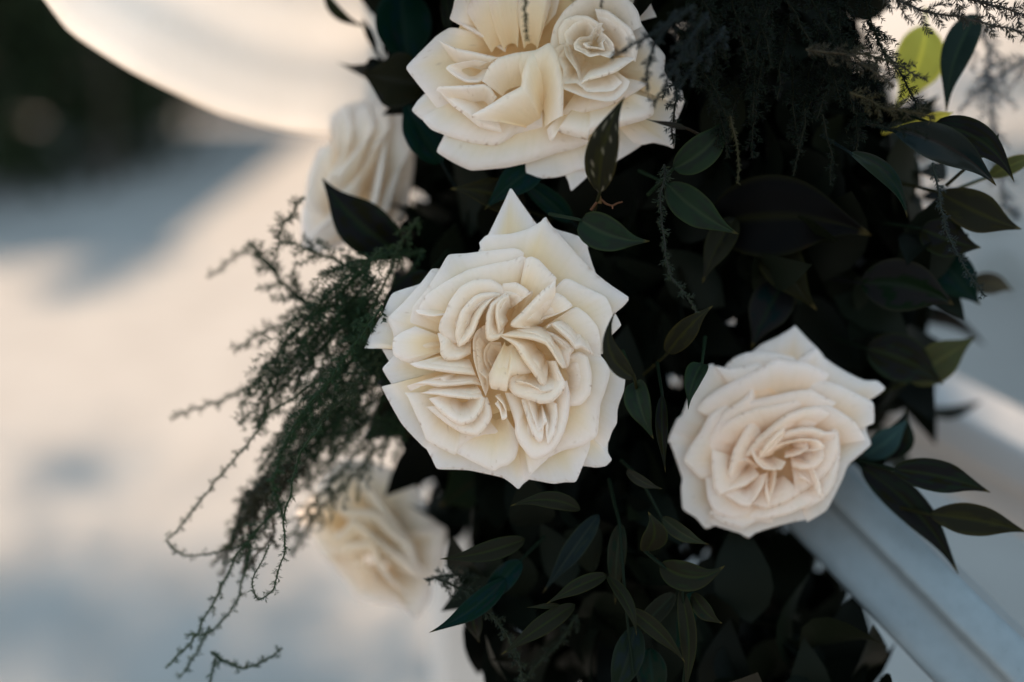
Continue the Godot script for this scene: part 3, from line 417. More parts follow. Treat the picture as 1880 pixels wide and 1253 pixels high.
	petal(r, [14,5.9,-4.4,14.4,2.1,-2.5,10.5,-1,-2.5,4.7,-2.3,-4.4], Vector3(6.2, 1.7, -8.1), 0.4, 2, 1, 1)
	petal(r, [12.5,4.9,-5.1,13.9,2.1,-3.2,9.9,-.6,-3.2,5.2,-1.6,-5.1], Vector3(6.2, 1.7, -8.1), 0.4, 2, 0.6, 0.7)
	petal(r, [-15.6,-13.9,-8.3,-18.2,-9.1,-6.5,-16,-3.6,-6.3,-10.5,-2.1,-6.5,-4.7,-6.1,-8.3], Vector3(-8, -7.2, -11.7), 0.3, 2, 1.2, 1)
	petal(r, [-14.3,-12.6,-9.1,-15.6,-8.5,-7.4,-14.7,-4.4,-7.1,-10.3,-2.8,-7.4,-5.7,-6.1,-9.1], Vector3(-8, -7.2, -11.7), 0.3, 2, 0.72, 0.7)
	rose_stem(r, 25, Vector3(-0.02, 0.03, 0))
	deep_share = 0.3
	heart_tone = Color(0.87, 0.83, 0.76)
	deep_tone = Color(0.86, 0.74, 0.54)
	r = rose("rose", "half open white rose below the cloth, seen from the side behind a dark leaf", at(653.2, 323.4, 0.6450), Vector3.ZERO)
	petal(r, [16.2,32.4,12,20,31.5,13.3,22.2,29.9,13.8,23.8,22.4,14,27.8,12.9,14,22.5,3.3,13.8,18.8,-7.7,13.3,15.9,-16.9,12], Vector3(0.1, -24.2, -22.5), 0.2, 2, 3, 3)
	petal(r, [24.8,19.2,-6,26.5,15.4,-4.4,25.9,3,-4,24,-9.7,-4,20.5,-18.5,-4.4,13.4,-22.2,-6], Vector3(2.8, -24.2, -22.5), 0.2, 2, 2, 1)
	petal(r, [10.2,31.7,14,15.2,31.2,15.4,17.9,21.5,15.9,10.4,12.9,16,6.7,5.5,15.9,4.2,0.7,15.4,-.9,-5.3,14], Vector3(-4.7, -19.8, -19.5), 0.2, 2, 3, 2.5)
	petal(r, [2.7,31.3,13,7.8,29.5,14.6,10.6,21.7,15,4.1,13.1,15,-2.1,5.7,14.6,-7.8,0,13], Vector3(-7.3, -17.9, -19.5), 0.2, 2, 3, 2.5)
	petal(r, [-6.4,29.3,10,-2.4,29.6,11.6,0.2,20.9,12,-4.9,8.5,12,-11.1,-2,11.6,-14.4,-4.9,10], Vector3(-9.9, -17.9, -19.5), 0.2, 2, 3, 2)
	petal(r, [-4.6,28.4,4,-11,26.6,5.4,-10.9,14.3,5.9,-16.2,11.2,6,-20.5,0.6,5.9,-22.1,-10.6,5.4,-18.4,-16.8,4], Vector3(-8.6, -21.1, -19.5), 0.2, 2, 3, 1)
	petal(r, [3.4,-.9,8,-8.9,-9.8,9.6,-11,-19.2,10,-17.5,-25.4,10,-22.1,-32.8,9.6,-15.9,-35.2,8], Vector3(-2.1, -26.3, -19.5), 0.25, 2, 2, 2.5)
	petal(r, [-21.5,1.3,0,-23.1,-10.3,1.6,-24.3,-19.7,2,-23.4,-32.3,2,-13.7,-34.8,1.6,-2.5,-30.3,0], Vector3(-5.1, -24.2, -22.5), 0.2, 2, 2, 1)
	petal(r, [-13,28.1,-8,-5.8,33.2,-6.2,5.7,35.8,-6,15.2,35.9,-6.2,20.2,33.8,-8], Vector3(0.1, -17.6, -22.5), 0.2, 2, 1.2, 1)
	petal(r, [15.9,16,16,14.2,0.4,17.9,11.8,-11.9,17.9,7.9,-22.8,16], Vector3(0.9, -15, -15), 0.3, 2, 2, 1.5)
	rose_stem(r, 30, Vector3(0.05, -0.02, 0), 12.0)
	deep_share = 0.55
	heart_tone = Color(0.87, 0.78, 0.63)
	r = rose("rose", "blurred cream rose nodding downwards below the fern strands", at(672.3, 978.1, 0.6650), Vector3.ZERO)
	petal(r, [-4.8,34.1,-4,1.2,33.4,-2.7,7.1,31.3,-2.2,20.3,26.3,-2,26.2,14.4,-2,31.3,5.6,-2.2,37.3,1.1,-2.7,36.4,-7.9,-4], Vector3(-.4, -10.7, -34), 0.2, 2, 2, 2)
	petal(r, [20.8,-.9,4,26.7,2.2,5.6,37.7,2.3,6,36.9,-6.4,6,35.8,-15.9,5.6,31,-21.3,4], Vector3(-.4, -15.3, -34), 0.2, 2, 2, 2)
	petal(r, [-11.2,33.8,10,-3.8,32.8,11.6,2.7,24.6,12,9.9,14.5,12,17,4.4,11.6,21.6,-1.2,10], Vector3(1, -4.1, -19.5), 0.3, 2, 2.5, 2)
	petal(r, [-20.2,22.6,13,-10.7,14.1,14.2,-5.6,12.7,14.8,0.8,12.7,15,8,11,15,14.4,4.2,15,23,-3,14.8,25.1,-11,14.2,30.8,-18.7,13], Vector3(-2, -7.1, -19.5), 0.25, 2, 2.5, 2)
	petal(r, [-24.2,4.2,15,-19.8,6.5,16.2,-14,0.8,16.8,-9,3.7,17,-4,8.4,17,4.6,2.3,17,16,-6.7,16.8,23.1,-12.8,16.2,28,-18.7,15], Vector3(-5, -13.2, -19.5), 0.25, 2, 2.5, 2)
	petal(r, [-11.2,-5,16,-6.7,-2.6,17.6,4.7,-1.8,18,10.4,-14,18,16.1,-21.1,17.6,23.1,-27.5,16], Vector3(-.3, -17.5, -18), 0.25, 2, 2, 2)
	petal(r, [-19.8,25.6,0,-14.4,31.6,1.8,-10,34.6,2,-5.7,34.5,1.8,-2.9,30.7,0], Vector3(-5.3, -4.5, -22.5), 0.2, 2, 1.2, 1)
	petal(r, [-32,8.1,6,-28.1,15.5,7.8,-18.7,26.4,8,-12.2,18.4,7.8,-5.2,15.3,6], Vector3(-6.7, -4.3, -21), 0.2, 2, 2, 1)
	petal(r, [-19.6,23.5,1,-30.4,12,2.6,-32.5,7.7,3,-25.9,0.4,3,-21.6,-8.4,2.6,-16,-15.2,1], Vector3(-5.2, -7.4, -21), 0.2, 2, 2, 1)
	petal(r, [-21.7,-8.5,2,-15.6,-14.8,3.6,-8.3,-23.5,4,-1.8,-31.5,4,10.6,-33,3.6,17,-34,2], Vector3(-.6, -14.9, -21), 0.2, 2, 2, 1)
	petal(r, [7.6,-31.7,3,17.2,-33.5,4.8,23.8,-39.3,5,30.3,-30.6,4.8,30.9,-21.5,3], Vector3(3.9, -14.9, -21), 0.2, 2, 2, 1)
	petal(r, [-6,-12.8,12,-1.5,-11,13.8,4.3,-18.2,14,8.6,-25.4,13.8,14.9,-30,12], Vector3(1.3, -18.7, -16.5), 0.3, 2, 2, 2)
	petal(r, [-1.1,10.8,17,3.4,1.1,18.9,9.1,-7.4,18.9,13.2,-14.8,17], Vector3(6.2, -3.1, -12), 0.4, 2, 2, 1)
	rose_stem(r, 32, Vector3(0.05, 0.04, 0), 14.0)


# ---------------------------------------------------------------- leaves
func leaf_shape(a: Vector3, b: Vector3, bend: Vector3, width: float, side: Vector3, fold: float, color: Color, peak := 0.72, edge := 0.35, pale_marks := 0.0) -> ArrayMesh:
	# blade from a to b; bend shifts the middle of the midrib; side points across the blade
	var nu := 22
	var nv := 12
	var p := PackedVector3Array()
	var c := PackedColorArray()
	var s0 := rng.randf() * 500.0
	for i in nu + 1:
		var t := float(i) / nu
		var mid := a.lerp(b, t) + bend * (4.0 * t * (1.0 - t))
		var along := (b - a + bend * 4.0 * (1.0 - 2.0 * t)).normalized()
		var across := (side - along * side.dot(along)).normalized()
		var up := across.cross(along)
		var w := sin(PI * pow(t, peak - 0.06)) * (1.0 - 0.42 * smoothstep(0.5, 0.95, t))
		w = maxf(w, 0.0) * width * 0.53 * (1.0 + 0.05 * wide.get_noise_2d(t * 50.0, s0 + 21.0)) + width * 0.010
		for j in nv + 1:
			var v := 2.0 * j / nv - 1.0
			var lift := fold * absf(v) * w - 0.25 * width * fold * v * v * sin(PI * t)
			lift += width * 0.035 * wide.get_noise_3d(t * 60.0, v * 30.0, s0)
			p.append(mid + across * v * w + up * lift)
			var vein := 0.86 + 0.2 * absf(fine.get_noise_2d(v * 60.0, s0)) + 0.12 * wide.get_noise_2d(t * 90.0, v * 40.0 + s0)
			var tone := Color(color.r * vein, color.g * vein, color.b * vein)
			if absf(v) < 0.06: tone = tone.lerp(Color(color.r * 1.7 + 0.001, color.g * 1.6 + 0.001, color.b * 1.3), 0.7)
			if absf(v) > 0.93: tone = tone.lerp(Color(color.r * 2.4 + 0.006, color.g * 2.0 + 0.005, color.b * 1.2), edge)
			if t > 0.95: tone = tone.lerp(Color(0.06, 0.045, 0.015), 0.55)
			if pale_marks > 0.0 and fine.get_noise_3d(t * 70.0, v * 24.0, s0 + 77.0) > 0.42: tone = tone.lerp(Color(0.11, 0.10, 0.07), pale_marks)  # pale scratch marks scattered by noise
			c.append(tone)
	return sheet(p, c, nu, nv)


func blade(parent: Node3D, origin: Vector3, a: Array, b: Array, bow: float, width: float, roll: float, fold: float, color: Color, arch := 4.0, peak := 0.72, mat: Material = null, wear := 0.0) -> MeshInstance3D:
	# a, b: [px, py, mm behind the plane of focus] of foot and tip; bow in pixels across, arch in mm towards the viewer
	var pa := at(a[0], a[1], FOCUS + a[2] * 0.001) - origin
	var pb := at(b[0], b[1], FOCUS + b[2] * 0.001) - origin
	var d: float = FOCUS + (a[2] + b[2]) * 0.0005
	var along := (pb - pa).normalized()
	var out := view.z
	var side := along.cross(out).normalized()
	var bend: Vector3 = side * (bow / FOCAL * d) * 0.5 + out * arch * 0.001
	side = side.rotated(along, roll)
	var m := leaf_shape(pa, pb, bend, width * 0.92 / FOCAL * d, side, fold, color, peak, 0.35, wear)
	var o := obj("leaf", m, mat if mat else M.leaf, parent)
	return o


func lone_leaf(label: String, a: Array, b: Array, bow: float, width: float, roll: float, fold: float, color: Color, arch := 4.0, peak := 0.72, mat: Material = null, wear := 0.0) -> void:
	var foot := at(a[0], a[1], FOCUS + a[2] * 0.001)
	var o := thing("leaf", label, "leaf", foot, "single leaves between the roses")
	var bl := blade(o, foot, a, b, bow, width, roll, fold, color, arch, peak, mat, wear)
	bl.name = "blade"
	var tip := at(b[0], b[1], FOCUS + b[2] * 0.001) - foot
	var back := -tip.normalized() * 0.012 - view.z * 0.014
	obj("leaf_stalk", tube(smooth_line(PackedVector3Array([back, back * 0.45, Vector3.ZERO, tip * 0.06]), 8), 0.0008, 0.0006, color, 6), M.leaf, o)


func sprig(label: String, stem: Array, leaves: Array, group := "leafy sprigs under the roses") -> void:
	var foot := at(stem[0], stem[1], FOCUS + stem[2] * 0.001)
	var o := thing("leafy_sprig", label, "sprig", foot, group)
	var line := PackedVector3Array()
	for i in stem.size() / 3:
		line.append(at(stem[3 * i], stem[3 * i + 1], FOCUS + stem[3 * i + 2] * 0.001) - foot)
	obj("stem", tube(smooth_line(line, 24), 0.0008, 0.0005, Color(0.006, 0.0085, 0.0045), 6), M.leaf, o)
	for l in leaves:
		blade(o, foot, l[0], l[1], l[2], l[3] * 0.88, l[4], l[5], l[6], l[7] if l.size() > 7 else 4.0)


# ---------------------------------------------------------------- fern
func needles(spots: PackedVector3Array, dirs: PackedVector3Array, lens: PackedFloat32Array, thick: float, color: Color) -> ArrayMesh:
	var p := PackedVector3Array()
	var n := PackedVector3Array()
	var c := PackedColorArray()
	var idx := PackedInt32Array()
	for i in spots.size():
		var d := dirs[i]
		var x := d.cross(Vector3(0.3, 0.5, 0.81)).normalized()
		var y := d.cross(x)
		var q := p.size()
		var shade := 0.7 + 0.6 * rng.randf()
		var tone := Color(color.r * shade, color.g * shade, color.b * shade * (0.8 + 0.4 * rng.randf()))
		for k in 3:
			var a := TAU * k / 3.0
			var e := x * cos(a) + y * sin(a)
			p.append(spots[i] + e * thick * 0.6)
			p.append(spots[i] + e * thick + d * lens[i] * 0.55)
			n.append(e)
			n.append(e)
			c.append(tone)
			c.append(tone)
		p.append(spots[i] + d * lens[i])
		n.append(d)
		c.append(tone)
		idx.append_array([q, q + 1, q + 2, q + 2, q + 1, q + 3, q + 2, q + 3, q + 4, q + 4, q + 3, q + 5, q + 4, q + 5, q, q, q + 5, q + 1, q + 1, q + 6, q + 3, q + 3, q + 6, q + 5, q + 5, q + 6, q + 1])
	return arrays_mesh(p, n, c, idx)


func frond(label: String, group: String, pts: Array, size := 1.0, branch := 0.0, needle := 3.2, density := 1.0, color := Color(0.022, 0.034, 0.018), mat: Material = null) -> void:
	fern_of("fern_frond", label, group, [pts], size, branch, needle, density, color, mat)


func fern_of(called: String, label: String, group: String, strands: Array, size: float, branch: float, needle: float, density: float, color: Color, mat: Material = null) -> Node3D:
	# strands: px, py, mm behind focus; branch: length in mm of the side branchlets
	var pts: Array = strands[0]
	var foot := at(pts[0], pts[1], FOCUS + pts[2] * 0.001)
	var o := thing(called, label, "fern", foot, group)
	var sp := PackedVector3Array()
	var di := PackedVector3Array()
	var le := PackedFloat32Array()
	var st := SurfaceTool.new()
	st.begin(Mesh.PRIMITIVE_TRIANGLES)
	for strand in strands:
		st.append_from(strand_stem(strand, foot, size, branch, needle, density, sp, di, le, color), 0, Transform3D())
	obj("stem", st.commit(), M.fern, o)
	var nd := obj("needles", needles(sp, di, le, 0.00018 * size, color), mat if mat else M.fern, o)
	nd.set_meta("kind", "stuff")
	return o


func strand_stem(pts: Array, foot: Vector3, size: float, branch: float, needle: float, density: float, sp: PackedVector3Array, di: PackedVector3Array, le: PackedFloat32Array, color: Color) -> ArrayMesh:
	var line := PackedVector3Array()
	for i in pts.size() / 3:
		line.append(at(pts[3 * i], pts[3 * i + 1], FOCUS + pts[3 * i + 2] * 0.001) - foot)
	var total := 0.0
	for i in line.size() - 1: total += line[i].distance_to(line[i + 1])
	var path := smooth_line(line, maxi(8, int(total / 0.0011)))
	for i in path.size():
		path[i] += Vector3(wide.get_noise_2d(i * 2.2, line[1].x * 9000), wide.get_noise_2d(i * 2.2, line[1].y * 9000 + 40), 0) * 0.0011
	var flip := 1.0
	var gap := 0
	for i in range(1, path.size()):
		var t := float(i) / (path.size() - 1)
		var along := (path[i] - path[i - 1]).normalized()
		var around := along.cross(view.z).normalized()
		_tufts(sp, di, le, path[i - 1], path[i], needle * 0.001 * lerpf(1.0, 0.6, t), 5.0 * density)
		gap -= 1
		if branch > 0.0 and gap <= 0 and t < 0.97:
			gap = rng.randi_range(2, 5)
			flip = -flip
			var lb := branch * 0.001 * rng.randf_range(0.5, 1.1) * (1.0 - 0.75 * t)
			var heading := (along * rng.randf_range(0.6, 1.1) + around * flip + view.z * rng.randf_range(-0.6, 0.6)).normalized()
			var from := path[i]
			var n2 := maxi(2, int(lb / 0.0012))
			for k in n2:
				var to := from + heading * 0.0012
				_tufts(sp, di, le, from, to, needle * 0.001 * lerpf(0.95, 0.5, float(k) / n2), 5.0 * density)
				heading = (heading + along * 0.10 + Vector3(rng.randf_range(-0.1, 0.1), rng.randf_range(-0.16, 0.06), rng.randf_range(-0.1, 0.1))).normalized()
				from = to
	return tube(path, 0.0005 * size, 0.0003 * size, Color(color.r * 0.8, color.g * 0.7, color.b * 0.7), 5)


func _tufts(sp: PackedVector3Array, di: PackedVector3Array, le: PackedFloat32Array, a: Vector3, b: Vector3, length: float, count: float) -> void:
	var along := (b - a).normalized()
	var x := along.cross(Vector3(0.2, 0.9, 0.38)).normalized()
	var y := along.cross(x)
	var many := int(count) + (1 if rng.randf() < count - int(count) else 0)
	for k in many:
		var ang := rng.randf() * TAU
		sp.append(a.lerp(b, rng.randf()))
		di.append((along * rng.randf_range(0.45, 1.1) + x * cos(ang) + y * sin(ang)).normalized())
		le.append(length * rng.randf_range(0.6, 1.1))


# ---------------------------------------------------------------- masses of leaves
func leaf_card() -> ArrayMesh:
	return leaf_low(0.5)


func leaf_low(width: float) -> ArrayMesh:
	var p := PackedVector3Array()
	var c := PackedColorArray()
	for i in 7:
		var t := i / 6.0
		var w := sin(PI * pow(t, 0.75)) * width * 0.5
		for j in 3:
			var v := j - 1.0
			p.append(Vector3(v * w, 0.12 * sin(PI * t) + 0.25 * absf(v) * w, -t))
			c.append(Color.WHITE)
	return sheet(p, c, 6, 2)


func scatter(called: String, mesh: Mesh, mat: Material, where: Array, tints: Array, parent: Node3D = null) -> MultiMeshInstance3D:
	var mm := MultiMesh.new()
	mm.transform_format = MultiMesh.TRANSFORM_3D
	mm.use_colors = true
	mm.mesh = mesh
	mm.instance_count = where.size()
	for i in where.size():
		mm.set_instance_transform(i, where[i])
		mm.set_instance_color(i, tints[i])
	var o := MultiMeshInstance3D.new()
	o.multimesh = mm
	o.material_override = mat
	o.name = called if parent else numbered(called)
	o.set_meta("kind", "stuff")
	if parent: parent.add_child(o, true)
	else: add_child(o, true)
	return o


func tumble(size: float) -> Basis:
	return Basis.from_euler(Vector3(rng.randf() * TAU, rng.randf() * TAU, rng.randf() * TAU)).scaled(Vector3.ONE * size)


func clump(where: Array, tints: Array, centre: Vector3, radii: Vector3, count: int, size: float, base: Color) -> void:
	for i in count:
		var d := Vector3(rng.randfn(), rng.randfn(), rng.randfn()).normalized() * (absf(rng.randfn()) * 0.6)
		where.append(Transform3D(tumble(size * rng.randf_range(0.6, 1.25)), centre + d * radii))
		var k := rng.randf_range(0.6, 1.5)
		tints.append(Color(base.r * k, base.g * k * rng.randf_range(0.9, 1.1), base.b * k))


# ---------------------------------------------------------------- beams
func beam(called: String, label: String, category: String, a: Vector3, b: Vector3, size: float, roll: float, mat: Material = null) -> void:
	# a grooved, white painted rail: its profile swept from a to b
	var o := thing(called, label, category, a)
	var along := (b - a).normalized()
	var across := view.z.cross(along).normalized()
	var out := along.cross(across).normalized()
	if out.dot(view.z) < 0: out = -out
	across = across.rotated(along, roll)
	out = out.rotated(along, roll)
	var prof := [[-22, -2.4], [-21.2, -0.8], [-19.5, 0.2], [-16, 0.4], [-12, -0.2], [-8, -1.6], [-4, -3.0], [-1, -3.4], [1.0, -2.4], [2.6, 0.4], [4.0, 2.6], [5.4, 3.4], [7.4, 3.2], [12, 1.2], [17.6, -1.8], [19.4, -3.2], [20, -5], [20, -26], [18, -28], [-20, -28], [-22, -26], [-22, -2.4]]
	var pn := []
	for e in prof.size() - 1:
		var d := Vector2(prof[e + 1][0] - prof[e][0], prof[e + 1][1] - prof[e][1]).normalized()
		pn.append(Vector2(-d.y, d.x))
	var p := PackedVector3Array()
	var n := PackedVector3Array()
	var idx := PackedInt32Array()
	var uv := PackedVector2Array()
	var rows := 30
	for e in prof.size() - 1:
		var f0: Vector3 = (across * prof[e][0] + out * prof[e][1]) * 0.001 * size
		var f1: Vector3 = (across * prof[e + 1][0] + out * prof[e + 1][1]) * 0.001 * size
		var na: Vector2 = pn[e]
		var nb: Vector2 = pn[e]
		if e < 16:
			if e > 0: na = (pn[e] + pn[e - 1]).normalized()
			if e < 15: nb = (pn[e] + pn[e + 1]).normalized()
		for i in rows + 1:
			var q := p.size()
			var wob := across * 0.0002 * wide.get_noise_2d(i * 9.0, 3.0)
			p.append((b - a) * i / rows + f0 + wob)
			p.append((b - a) * i / rows + f1 + wob)
			n.append(across * na.x + out * na.y)
			n.append(across * nb.x + out * nb.y)
			if i < rows:
				idx.append_array([q, q + 1, q + 2, q + 1, q + 3, q + 2])
	for e in [0, 1]:
		var q := p.size()
		for k in prof.size() - 1:
			p.append((b - a) * e + (across * prof[k][0] + out * prof[k][1]) * 0.001 * size)
			n.append(along * (2 * e - 1))
		for k in range(1, prof.size() - 2):
			idx.append_array([q, q + k, q + k + 1])
	obj("rail", arrays_mesh(p, n, PackedColorArray(), idx), mat if mat else M.shaded_paint, o)


func soft_box(size: Vector3, bevel: float) -> ArrayMesh:
	# a post with chamfered upright edges
	var x := size.x * 0.5
	var z := size.z * 0.5
	var ring := [Vector2(-x + bevel, -z), Vector2(x - bevel, -z), Vector2(x, -z + bevel), Vector2(x, z - bevel), Vector2(x - bevel, z), Vector2(-x + bevel, z), Vector2(-x, z - bevel), Vector2(-x, -z + bevel)]
	var st := SurfaceTool.new()
	st.begin(Mesh.PRIMITIVE_TRIANGLES)
	st.set_smooth_group(-1)
	for k in 8:
		var a: Vector2 = ring[k]
		var b: Vector2 = ring[(k + 1) % 8]
		for v in [Vector3(a.x, 0, a.y), Vector3(b.x, 0, b.y), Vector3(b.x, size.y, b.y), Vector3(a.x, 0, a.y), Vector3(b.x, size.y, b.y), Vector3(a.x, size.y, a.y)]:
			st.add_vertex(v)
		for v in [Vector3(0, size.y, 0), Vector3(a.x, size.y, a.y), Vector3(b.x, size.y, b.y)]: st.add_vertex(v)
	st.generate_normals()
	return st.commit()


# ---------------------------------------------------------------- materials
func make_materials() -> void:
	fine.seed = 4
	fine.frequency = 0.09
	fine.fractal_octaves = 3
	wide.seed = 11
	wide.frequency = 0.03
	wide.fractal_octaves = 2
	var m := StandardMaterial3D.new()
	m.vertex_color_use_as_albedo = true
	m.roughness = 0.62
	m.metallic_specular = 0.3
	m.backlight_enabled = true
	m.backlight = Color(0.99, 0.99, 0.99)
	var skin := FastNoiseLite.new()
	skin.seed = 21
	skin.frequency = 0.02
	skin.fractal_octaves = 4
	var skin_tex := NoiseTexture2D.new()
	skin_tex.width = 512
	skin_tex.height = 512
	skin_tex.seamless = true
	skin_tex.noise = skin
	m.heightmap_enabled = true
	m.heightmap_texture = skin_tex
	m.heightmap_scale = 0.017
	m.uv1_triplanar = true
	m.uv1_scale = Vector3(45, 45, 45)
	M.petal = m
	m = StandardMaterial3D.new()
	m.vertex_color_use_as_albedo = true
	m.roughness = 0.5
	m.metallic_specular = 0.15
	M.leaf = m
	m = StandardMaterial3D.new()
	m.vertex_color_use_as_albedo = true
	m.roughness = 0.24
	m.metallic_specular = 0.25
	M.glossy_leaf = m
	m = StandardMaterial3D.new()
	m.vertex_color_use_as_albedo = true
	m.roughness = 0.5
	m.metallic_specular = 0.3
	m.backlight_enabled = true
	m.backlight = Color(0.8, 0.8, 0.8)
	M.thin_leaf = m
	m = StandardMaterial3D.new()
	m.vertex_color_use_as_albedo = true
	m.roughness = 0.6
	m.metallic_specular = 0.25
	M.fern = m
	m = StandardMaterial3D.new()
	m.albedo_color = Color(0.19, 0.222, 0.235).linear_to_srgb()  # white coat with blue grey shade mixed into its colour, near beam
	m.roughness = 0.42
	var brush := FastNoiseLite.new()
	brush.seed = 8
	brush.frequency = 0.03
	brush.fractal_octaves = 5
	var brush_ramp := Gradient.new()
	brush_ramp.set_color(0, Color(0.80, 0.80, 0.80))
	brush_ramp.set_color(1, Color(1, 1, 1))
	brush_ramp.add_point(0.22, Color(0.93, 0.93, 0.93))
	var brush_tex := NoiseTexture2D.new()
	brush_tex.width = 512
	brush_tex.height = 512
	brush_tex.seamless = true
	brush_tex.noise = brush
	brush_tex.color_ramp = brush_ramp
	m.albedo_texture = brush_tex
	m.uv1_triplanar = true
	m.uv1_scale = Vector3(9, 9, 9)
	M.shaded_paint = m
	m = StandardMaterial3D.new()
	m.albedo_color = Color(0.33, 0.325, 0.32).linear_to_srgb()  # lighter copy of the near beam coat, sunlight put into its colour
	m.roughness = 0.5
	M.sunlit_paint = m
	m = StandardMaterial3D.new()
	m.albedo_color = Color(0.82, 0.775, 0.72).linear_to_srgb()
	m.roughness = 0.9
	m.backlight_enabled = true
	m.backlight = Color(0.85, 0.83, 0.8)
	var weave := FastNoiseLite.new()
	weave.seed = 31
	weave.frequency = 0.05
	weave.fractal_octaves = 4
	var weave_tex := NoiseTexture2D.new()
	weave_tex.width = 512
	weave_tex.height = 512
	weave_tex.seamless = true
	weave_tex.noise = weave
	m.heightmap_enabled = true
	m.heightmap_texture = weave_tex
	m.heightmap_scale = 0.06
	m.uv1_scale = Vector3(3, 7, 3)
	M.cloth = m
	m = StandardMaterial3D.new()
	m.albedo_color = Color(0.5, 0.47, 0.44).linear_to_srgb()
	m.roughness = 0.6
	M.post = m
	var noise := FastNoiseLite.new()
	noise.seed = 3
	noise.frequency = 0.012
	noise.fractal_octaves = 5
	var ramp := Gradient.new()
	ramp.set_color(0, Color(0.245, 0.233, 0.217).linear_to_srgb())
	ramp.set_color(1, Color(0.32, 0.306, 0.286).linear_to_srgb())
	var tex := NoiseTexture2D.new()
	tex.width = 1024
	tex.height = 1024
	tex.seamless = true
	tex.noise = noise
	tex.color_ramp = ramp
	m = StandardMaterial3D.new()
	m.albedo_texture = tex
	m.uv1_scale = Vector3(30, 30, 30)
	m.roughness = 0.9
	M.ground = m
	m = StandardMaterial3D.new()
	m.albedo_color = Color(0.045, 0.05, 0.055).linear_to_srgb()
	m.roughness = 0.8
	M.fence = m


# ---------------------------------------------------------------- the scene
func _ready() -> void:
	rng.seed = 20240611
	# camera
	var cam := Camera3D.new()
	cam.name = "camera"
	cam.transform = Transform3D(view, EYE)
	cam.fov = rad_to_deg(2.0 * atan(0.24))
	var lens := CameraAttributesPhysical.new()
	lens.frustum_focal_length = 50.0
	lens.frustum_focus_distance = FOCUS + 0.004
	lens.frustum_near = 0.05
	lens.frustum_far = 400.0
	lens.exposure_aperture = 2.4
	cam.attributes = lens
	add_child(cam)
	# sky and sun
	var env := Environment.new()
	env.background_mode = Environment.BG_SKY
	var sm := ProceduralSkyMaterial.new()
	sm.sky_top_color = Color(0.55, 0.648, 0.725)
	sm.sky_horizon_color = Color(0.865, 0.875, 0.87)
	sm.sky_curve = 0.2
	sm.ground_horizon_color = Color(0.6, 0.58, 0.55)
	sm.ground_bottom_color = Color(0.4, 0.38, 0.36)
	sm.sky_energy_multiplier = 1.02
	var sky := Sky.new()
	sky.sky_material = sm
	env.sky = sky
	env.tonemap_mode = Environment.TONE_MAPPER_LINEAR
	env.tonemap_exposure = 2.55
	env.sdfgi_enabled = true
	env.ssao_enabled = true
	env.ssil_enabled = true
	var we := WorldEnvironment.new()
	we.name = "world"
	we.environment = env
	add_child(we)
	var az := deg_to_rad(8.0)
	var el := deg_to_rad(40.0)
	var to_sun := Vector3(sin(az) * cos(el), sin(el), -cos(az) * cos(el))
	var sun := DirectionalLight3D.new()
	sun.name = "sun"
	sun.basis = Basis.looking_at(-to_sun)
	sun.light_energy = 1.2
	sun.light_color = Color(1.0, 0.875, 0.75)
	sun.light_angular_distance = 0.5
	sun.shadow_enabled = true
	add_child(sun)

	make_materials()
	setting(to_sun)
	roses()
	single_leaves()
	sprigs()
	ferns()


